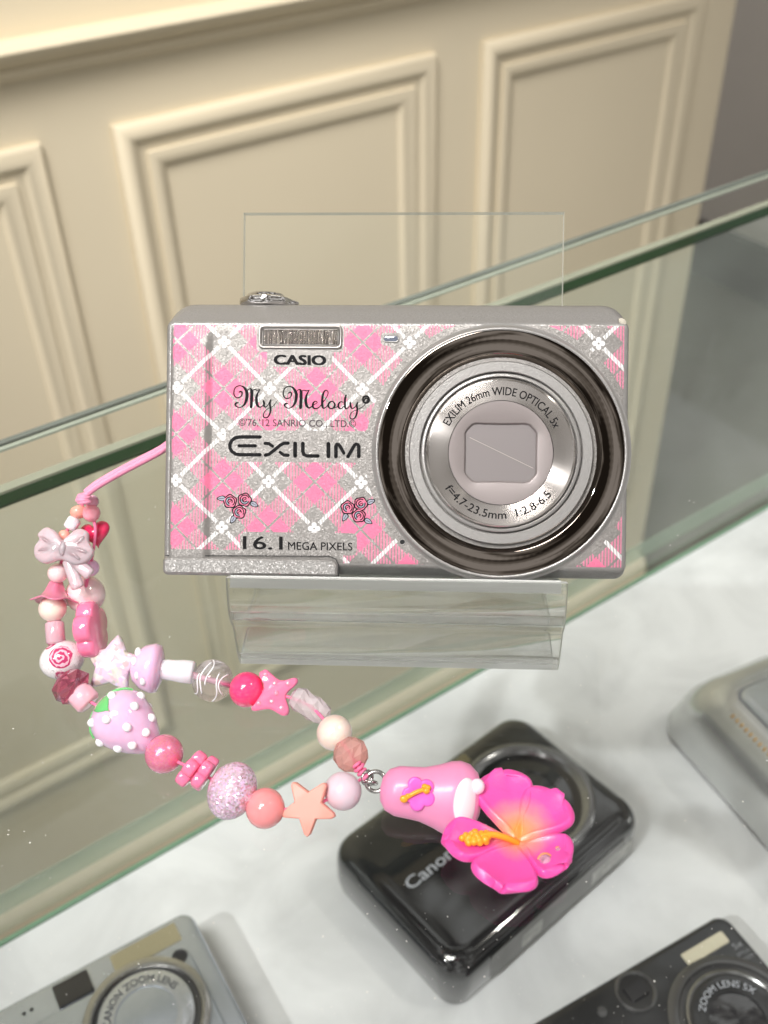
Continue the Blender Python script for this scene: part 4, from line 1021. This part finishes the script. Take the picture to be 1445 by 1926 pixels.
# ================================================================== CAMERAS ON THE SHELF
def cam_frame(px, py, z, deg):
    P = at(px, py, z); a = math.radians(deg)
    return Matrix(((math.cos(a), -math.sin(a), 0, P.x), (math.sin(a), math.cos(a), 0, P.y), (0, 0, 1, P.z), (0, 0, 0, 1)))
def slab(w, h, layers, seg=8):
    """rounded body, layers = [(z, inset, corner radius)] in mm; origin at a top-right corner of the front"""
    return loft([rrect((-w + i) * mm, (-i) * mm, (-h + i) * mm, (-i) * mm, r * mm, z * mm, seg) for z, i, r in layers])
def put(name, g, mat, par, x, y, z, auto=45, smooth=True): return obj(name, g, mat, par, smooth=smooth, M=Matrix.Translation((x * mm, y * mm, z * mm)), auto=auto)
def L_(P, n=64, cap=False): return lathe([(r * mm, z * mm) for r, z in P], n, cap=cap)
def ltext(s, par, mat, x, y, z, w, h, rot=0, bold=.01):
    v, f = text_geo(s, bold); v = fit(v, -w / 2 * mm, w / 2 * mm, -h / 2 * mm, h / 2 * mm)
    return obj('lettering', G().add(v, f), mat, par, smooth=False, M=Matrix.Translation((x * mm, y * mm, z * mm)) @ Matrix.Rotation(rot, 4, 'Z'))
def atext(s, par, mat, x, y, z, R, mid, span, h, inward=False):
    g = arc_text(s, R * mm, math.radians(mid), math.radians(span), h * mm, inward, .01); return obj('lettering', g, mat, par, smooth=False, M=Matrix.Translation((x * mm, y * mm, z * mm)))
M_gloss = pm('glossy_black', (.010, .0105, .012), .07, coat=1, vary=.2, vscale=40)
M_gloss2 = pm('satin_black', (.018, .019, .021), .22, coat=.5, bump=.05, bscale=900)
M_sil2 = pm('satin_silver', (.54, .58, .64), .22, .8, bump=.04, bscale=1500, vary=.08, vscale=60)
M_sil3 = pm('warm_silver', (.60, .61, .60), .22, .8, bump=.04, bscale=1500, vary=.1, vscale=60)
M_greyrim = pm('grey_lens_rim', (.28, .28, .285), .2, .9)
M_smoke = pm('smoked_plastic', (.05, .05, .052), .1, coat=1)
M_label = pm('engraved_grey', S(120, 122, 126), .4)
M_logo = pm('pale_logo', S(176, 180, 188), .4, metal=.3)
M_flash = pm('flash_lens', S(176, 168, 138), .22, trans=.2, metal=.3, coat=.6, bump=.6, bscale=600, bdist=.0006)
M_sticker = pm('silver_sticker', S(176, 176, 172), .3, .5, vary=.5, vscale=250)
# glossy black camera under the charm (lies face up; origin = upper right corner of its front)
TH1 = 25
r1 = math.degrees(math.atan2(.0605, .0738))
A = empty('compact_camera', M=cam_frame(1190, 1548, SHZ + TH1 * mm, r1) @ Matrix.Translation((0, 68 * mm, 0)) @ Matrix.Translation((1 * mm, -1 * mm, 0)))
# its short side runs from the top corner to the right corner of the picture, so the long axis lies along local X
c0, c1 = at(910, 1652, SHZ), at(915, 1640, SHZ)
A.matrix_world = Matrix.Translation(c1) @ Matrix.Scale(1.08, 4) @ Matrix.Translation(-c0) @ A.matrix_world
tag(A, 'glossy black compact camera lying face up on the shelf beneath the hibiscus charm', 'camera')
put('body', slab(97, 67, [(-TH1, 4, 4), (-TH1 + 1.5, 1, 7), (-16, 0, 8), (-8, 0, 9), (-4, .5, 9), (-1.8, 1.8, 9), (-.5, 4, 8.5), (0, 7, 7)], 10), M_gloss, A, 0, 0, 0)
bpy.context.view_layer.update(); q_ = A.matrix_world.inverted() @ at(990, 1508, SHZ + TH1 * mm); lxa, lya = q_.x / mm, q_.y / mm
put('lens_rim', L_([(25.5, -.3), (25.0, 1.2), (23.8, 2.0), (22.2, 2.0), (21.0, 1.0), (20, .2)]), M_greyrim, A, lxa, lya, 0)
put('lens_well', L_([(20.2, .3), (17, .1), (16.5, 1.2), (12, 1.4), (11.5, .4)]), M_gloss, A, lxa, lya, 0)
put('lens_glass', L_([(11.6, .6), (8, 1.0), (3, 1.3), (.01, 1.35)]), M_darkglass, A, lxa, lya, 0)
bpy.context.view_layer.update(); AI = A.matrix_world.inverted(); q_ = AI @ at(808, 1639, SHZ + TH1 * mm)
ltext('Canon', A, M_logo, q_.x / mm, q_.y / mm, .25, 21, 4.6, bold=.012)
put('flash', loft([rrect(-8 * mm, 8 * mm, -2.6 * mm, 2.6 * mm, 1 * mm, -.2 * mm), rrect(-7.6 * mm, 7.6 * mm, -2.2 * mm, 2.2 * mm, 1 * mm, .35 * mm)]), pm('dim_flash', S(120, 112, 84), .2, coat=.6), A, -40, -6.2, -.3)
ltext('5.0', A, M_label, -7.5, -30, .1, 5, 2.2, rot=0)
for (x, wd) in ((-18, 22), (-60, 10)): put('sticker', box(-wd / 2 * mm, wd / 2 * mm, -.15 * mm, 0, -4 * mm, 4 * mm), M_sticker, A, x, -67.02, -14)
put('metal_strip', box(-34 * mm, 34 * mm, -.12 * mm, 0, -7.4 * mm, 7.2 * mm), pm('grey_base_plate', S(120, 120, 118), .3, .7, vary=.4, vscale=60), A, -46, -66.98, -12.5)
# silver camera, lower left
TH2 = 24
B = empty('compact_camera', M=cam_frame(356, 1706, SHZ + TH2 * mm, 30.5))
tag(B, 'satin silver compact camera with flash and viewfinder windows, lying at the lower left edge', 'camera')
put('body', slab(92, 58, [(-TH2, 3, 3), (-TH2 + 1.5, .6, 4), (-15, 0, 5), (-3, 0, 5), (-1.0, .5, 5), (-.2, 1.4, 4.6), (0, 2.2, 4)], 8), M_sil2, B, 0, 0, 0)
fp = loft([rrect(-90 * mm, -6.5 * mm, -56 * mm, -12.2 * mm, 0, -.1 * mm, 8, [4 * mm, 3 * mm, 7 * mm, 2 * mm]), rrect(-90 * mm, -6.8 * mm, -56 * mm, -12.5 * mm, 0, .7 * mm, 8, [4 * mm, 3 * mm, 7 * mm, 2 * mm]), rrect(-89.6 * mm, -7.3 * mm, -55.6 * mm, -13.0 * mm, 0, 1.0 * mm, 8, [4 * mm, 3 * mm, 7 * mm, 2 * mm])])
put('front_panel', fp, pm('brushed_silver_panel', (.48, .52, .58), .24, .8, bump=.1, bscale=1200), B, 0, 0, 0)
put('flash', loft([rrect(-12.5 * mm, 12.5 * mm, -4 * mm, 4 * mm, .6 * mm, -.2 * mm), rrect(-12.3 * mm, 12.3 * mm, -3.8 * mm, 3.8 * mm, .6 * mm, .3 * mm)]), M_flash, B, -19.5, -6.6, 0)
for i in range(14): put('flash_rib', box(-.25 * mm, .25 * mm, -3.6 * mm, 3.6 * mm, 0, .35 * mm), M_flash, B, -30.5 + i * 1.69, -6.6, .3, smooth=False)
put('viewfinder', loft([rrect(-6.4 * mm, 6.4 * mm, -4.4 * mm, 4.4 * mm, .5 * mm, -.2 * mm), rrect(-6.2 * mm, 6.2 * mm, -4.2 * mm, 4.2 * mm, .5 * mm, 1.15 * mm)]), M_darkglass, B, -46.5, -7.4, 0)
put('focus_lamp', L_([(2.9, .9), (2.6, 1.35), (2.2, 1.2), (1.2, 1.1), (.01, 1.08)], 28), M_black, B, -10.5, -16.5, 0)
for dx in (0, 2.6): put('microphone_hole', L_([(.01, 0), (.7, 0)], 16), M_black, B, -61 - dx, -6.5, .06)
put('lens_rim', L_([(21.5, .5), (21.5, 2.6), (20.4, 3.3), (18.6, 3.0), (18.0, 2.0)]), M_steel, B, -28.5, -31.5, 0)
put('lens_channel', L_([(18.4, 1.4), (16.2, 1.2)]), M_smoke, B, -28.5, -31.5, 0)
put('lens_barrel', L_([(16.4, 1.0), (16.2, 3.4), (15.6, 3.9), (10.5, 3.7), (10.3, 3.0)]), pm('pale_barrel', (.56, .58, .61), .2, .75), B, -28.5, -31.5, 0)
put('lens_cover', L_([(10.4, 3.2), (6, 3.5), (.01, 3.6)]), M_sil2, B, -28.5, -31.5, 0)
atext('CANON ZOOM LENS', B, pm('engraved_dark', S(70, 72, 76), .4), -28.5, -31.5, 3.98, 11.7, 92, 150, 2.6)
# black camera, lower right
TH3 = 24
Cc = empty('compact_camera', M=cam_frame(1360, 1712, SHZ + TH3 * mm, 27.2))
tag(Cc, 'black compact camera with pale bar flash and round viewfinder at the lower right corner', 'camera')
put('body', slab(92, 58, [(-TH3, 3, 3), (-TH3 + 1.5, .6, 4), (-15, 0, 5), (-3, 0, 5), (-1.0, .5, 5), (-.2, 1.4, 4.6), (0, 2.2, 4)], 8), M_gloss2, Cc, 0, 0, 0)
put('flash', loft([rrect(-9.5 * mm, 9.5 * mm, -2.5 * mm, 2.5 * mm, .8 * mm, -.2 * mm), rrect(-9.2 * mm, 9.2 * mm, -2.2 * mm, 2.2 * mm, .8 * mm, .35 * mm)]), pm('bright_flash', S(214, 208, 186), .2, coat=.8, metal=.3, bump=.5, bscale=500, bdist=.0006), Cc, -15.5, -8.0, 0)
put('viewfinder_rim', L_([(7.4, -.1), (7.2, 1.0), (6.4, 1.3), (5.8, .8)], 40), M_smoke, Cc, -47, -8.6, 0)
put('viewfinder', loft([rrect(-4 * mm, 4 * mm, -3.2 * mm, 3.2 * mm, 1 * mm, 0), rrect(-3.4 * mm, 3.4 * mm, -2.6 * mm, 2.6 * mm, 1 * mm, 1.0 * mm)]), M_darkglass, Cc, -47, -8.6, .2)
put('viewfinder_plate', L_([(5.9, .5), (.01, .5)], 32), M_gloss, Cc, -47, -8.6, 0)
put('focus_lamp', L_([(1.9, 0), (1.6, .5), (.01, .55)], 24), M_smoke, Cc, -61, -8.5, 0)
put('lens_rim', L_([(23, -.1), (22.8, 1.2), (21.6, 2.0), (19.4, 2.0), (18.8, 1.0), (17, .8)]), M_smoke, Cc, -24, -33, 0)
put('lens_ring', L_([(17.2, .6), (17.0, 2.6), (16.2, 3.0), (15.6, 2.4), (12.4, 1.6)]), M_greyrim, Cc, -24, -33, 0)
put('lens_barrel', L_([(15.4, 2.6), (14.8, 2.9), (9.4, 2.2), (9.2, 1.4)]), M_gloss2, Cc, -24, -33, 0)
put('lens_glass', L_([(9.3, 1.6), (5, 2.2), (.01, 2.4)]), M_darkglass, Cc, -24, -33, 0)
atext('ZOOM LENS 5X', Cc, M_logo, -24, -33, 2.95, 10.6, 80, 120, 2.3)
ltext('5x', Cc, M_label, -4.8, -12.5, .08, 4, 2.2, bold=.02); ltext('OPTICAL', Cc, M_label, -4.9, -15.6, .08, 5.6, 1.3); ltext('ZOOM', Cc, M_label, -4.9, -17.8, .08, 5, 1.3)
put('wrist_strap_loop', torus(2.6 * mm, .9 * mm, 24, 8), M_black, Cc, -93.5, -6, -6)
# silver camera at the right edge, lying on its back with the rounded side towards us
TH4 = 31
aR = math.degrees(math.atan2(-.0612, .0275))
D = empty('compact_camera', M=cam_frame(1226, 1368, SHZ, aR) @ Matrix.Diagonal((1.12, 1.12, 1.45, 1)))
tag(D, 'warm silver compact camera with rounded grip, cut off by the right edge of the picture', 'camera')
# local X runs down-right along the visible long side, local Y up-right away from it
def lay(z, i, r): return rrect((0 + i + .42 * max(z - 6, 0)) * mm, (96 - i) * mm, (0 + i) * mm, (56 - i) * mm, 0, z * mm, 12, [max(r, 1) * mm, 6 * mm, 6 * mm, max(r, 1) * mm])
put('body', loft([lay(0, 5, 6), lay(1.2, 2.6, 8), lay(3, 1.2, 10), lay(6, .3, 12), lay(11, 0, 14), lay(16, 0, 14), lay(20, .5, 14), lay(23.5, 1.6, 14), lay(26.5, 3.2, 13), lay(28.8, 5.4, 12), lay(30.3, 8, 10), lay(31, 11, 8)]), M_sil3, D, 0, 0, 0)
put('top_plate', loft([rrect(25 * mm, 90 * mm, 12 * mm, 50 * mm, 5 * mm, 30.5 * mm), rrect(25.5 * mm, 89.5 * mm, 12.5 * mm, 49.5 * mm, 5 * mm, 32 * mm), rrect(26.5 * mm, 88.5 * mm, 13.5 * mm, 48.5 * mm, 5 * mm, 32.6 * mm)]), M_sil2, D, 0, 0, 0)
put('seam', loft([rrect(24.3 * mm, 90.6 * mm, 11.3 * mm, 50.6 * mm, 5 * mm, 30.4 * mm), rrect(24.3 * mm, 90.6 * mm, 11.3 * mm, 50.6 * mm, 5 * mm, 31.1 * mm)]), M_smoke, D, 0, 0, 0)
put('dial', L_([(6, -.5), (6, 1.6), (5.2, 2.4), (.01, 2.5)], 40), M_greyrim, D, 34, 38, 32.6)
put('grip_dot', L_([(1.6, 0), (1.4, .5), (.01, .6)], 20), M_smoke, D, 34, 24, 32.6)
for i in range(9): put('gold_mark', loft([rrect(-.55 * mm, .55 * mm, -.9 * mm, .9 * mm, .3 * mm, -.4 * mm, 3), rrect(-.45 * mm, .45 * mm, -.8 * mm, .8 * mm, .3 * mm, .5 * mm, 3)]), pm('gold_mark', S(170, 132, 70), .3, .5), D, 32 + i * 2.4, 6.2, 29.0)

# ================================================================== DUST ON THE GLASS TOP
g = G()
M_dust = pm('dust', S(235, 232, 226), .7)
for i in range(900):
    P = at(random.uniform(0, 1445), random.uniform(900, 1926), 0)
    r = random.choice((.04, .05, .05, .06, .06, .07, .08, .1, .16)) * mm; a = random.uniform(0, PI); e = random.uniform(.4, 1)
    c, s = math.cos(a), math.sin(a); V = []
    for (x, y) in ((-r, -r * e), (r, -r * e * .6), (r * .8, r * e), (-r * .7, r * e * .8)): V.append((P.x + x * c - y * s, P.y + x * s + y * c, .00006))
    V.append((P.x, P.y, .00006 + r * .6))
    g.add(V, [(0, 1, 4), (1, 2, 4), (2, 3, 4), (3, 0, 4)])
du = obj('dust', g, M_dust, None, smooth=False)
tag(du, 'scattered pale dust specks on the glass counter top', 'dust', kind='stuff')
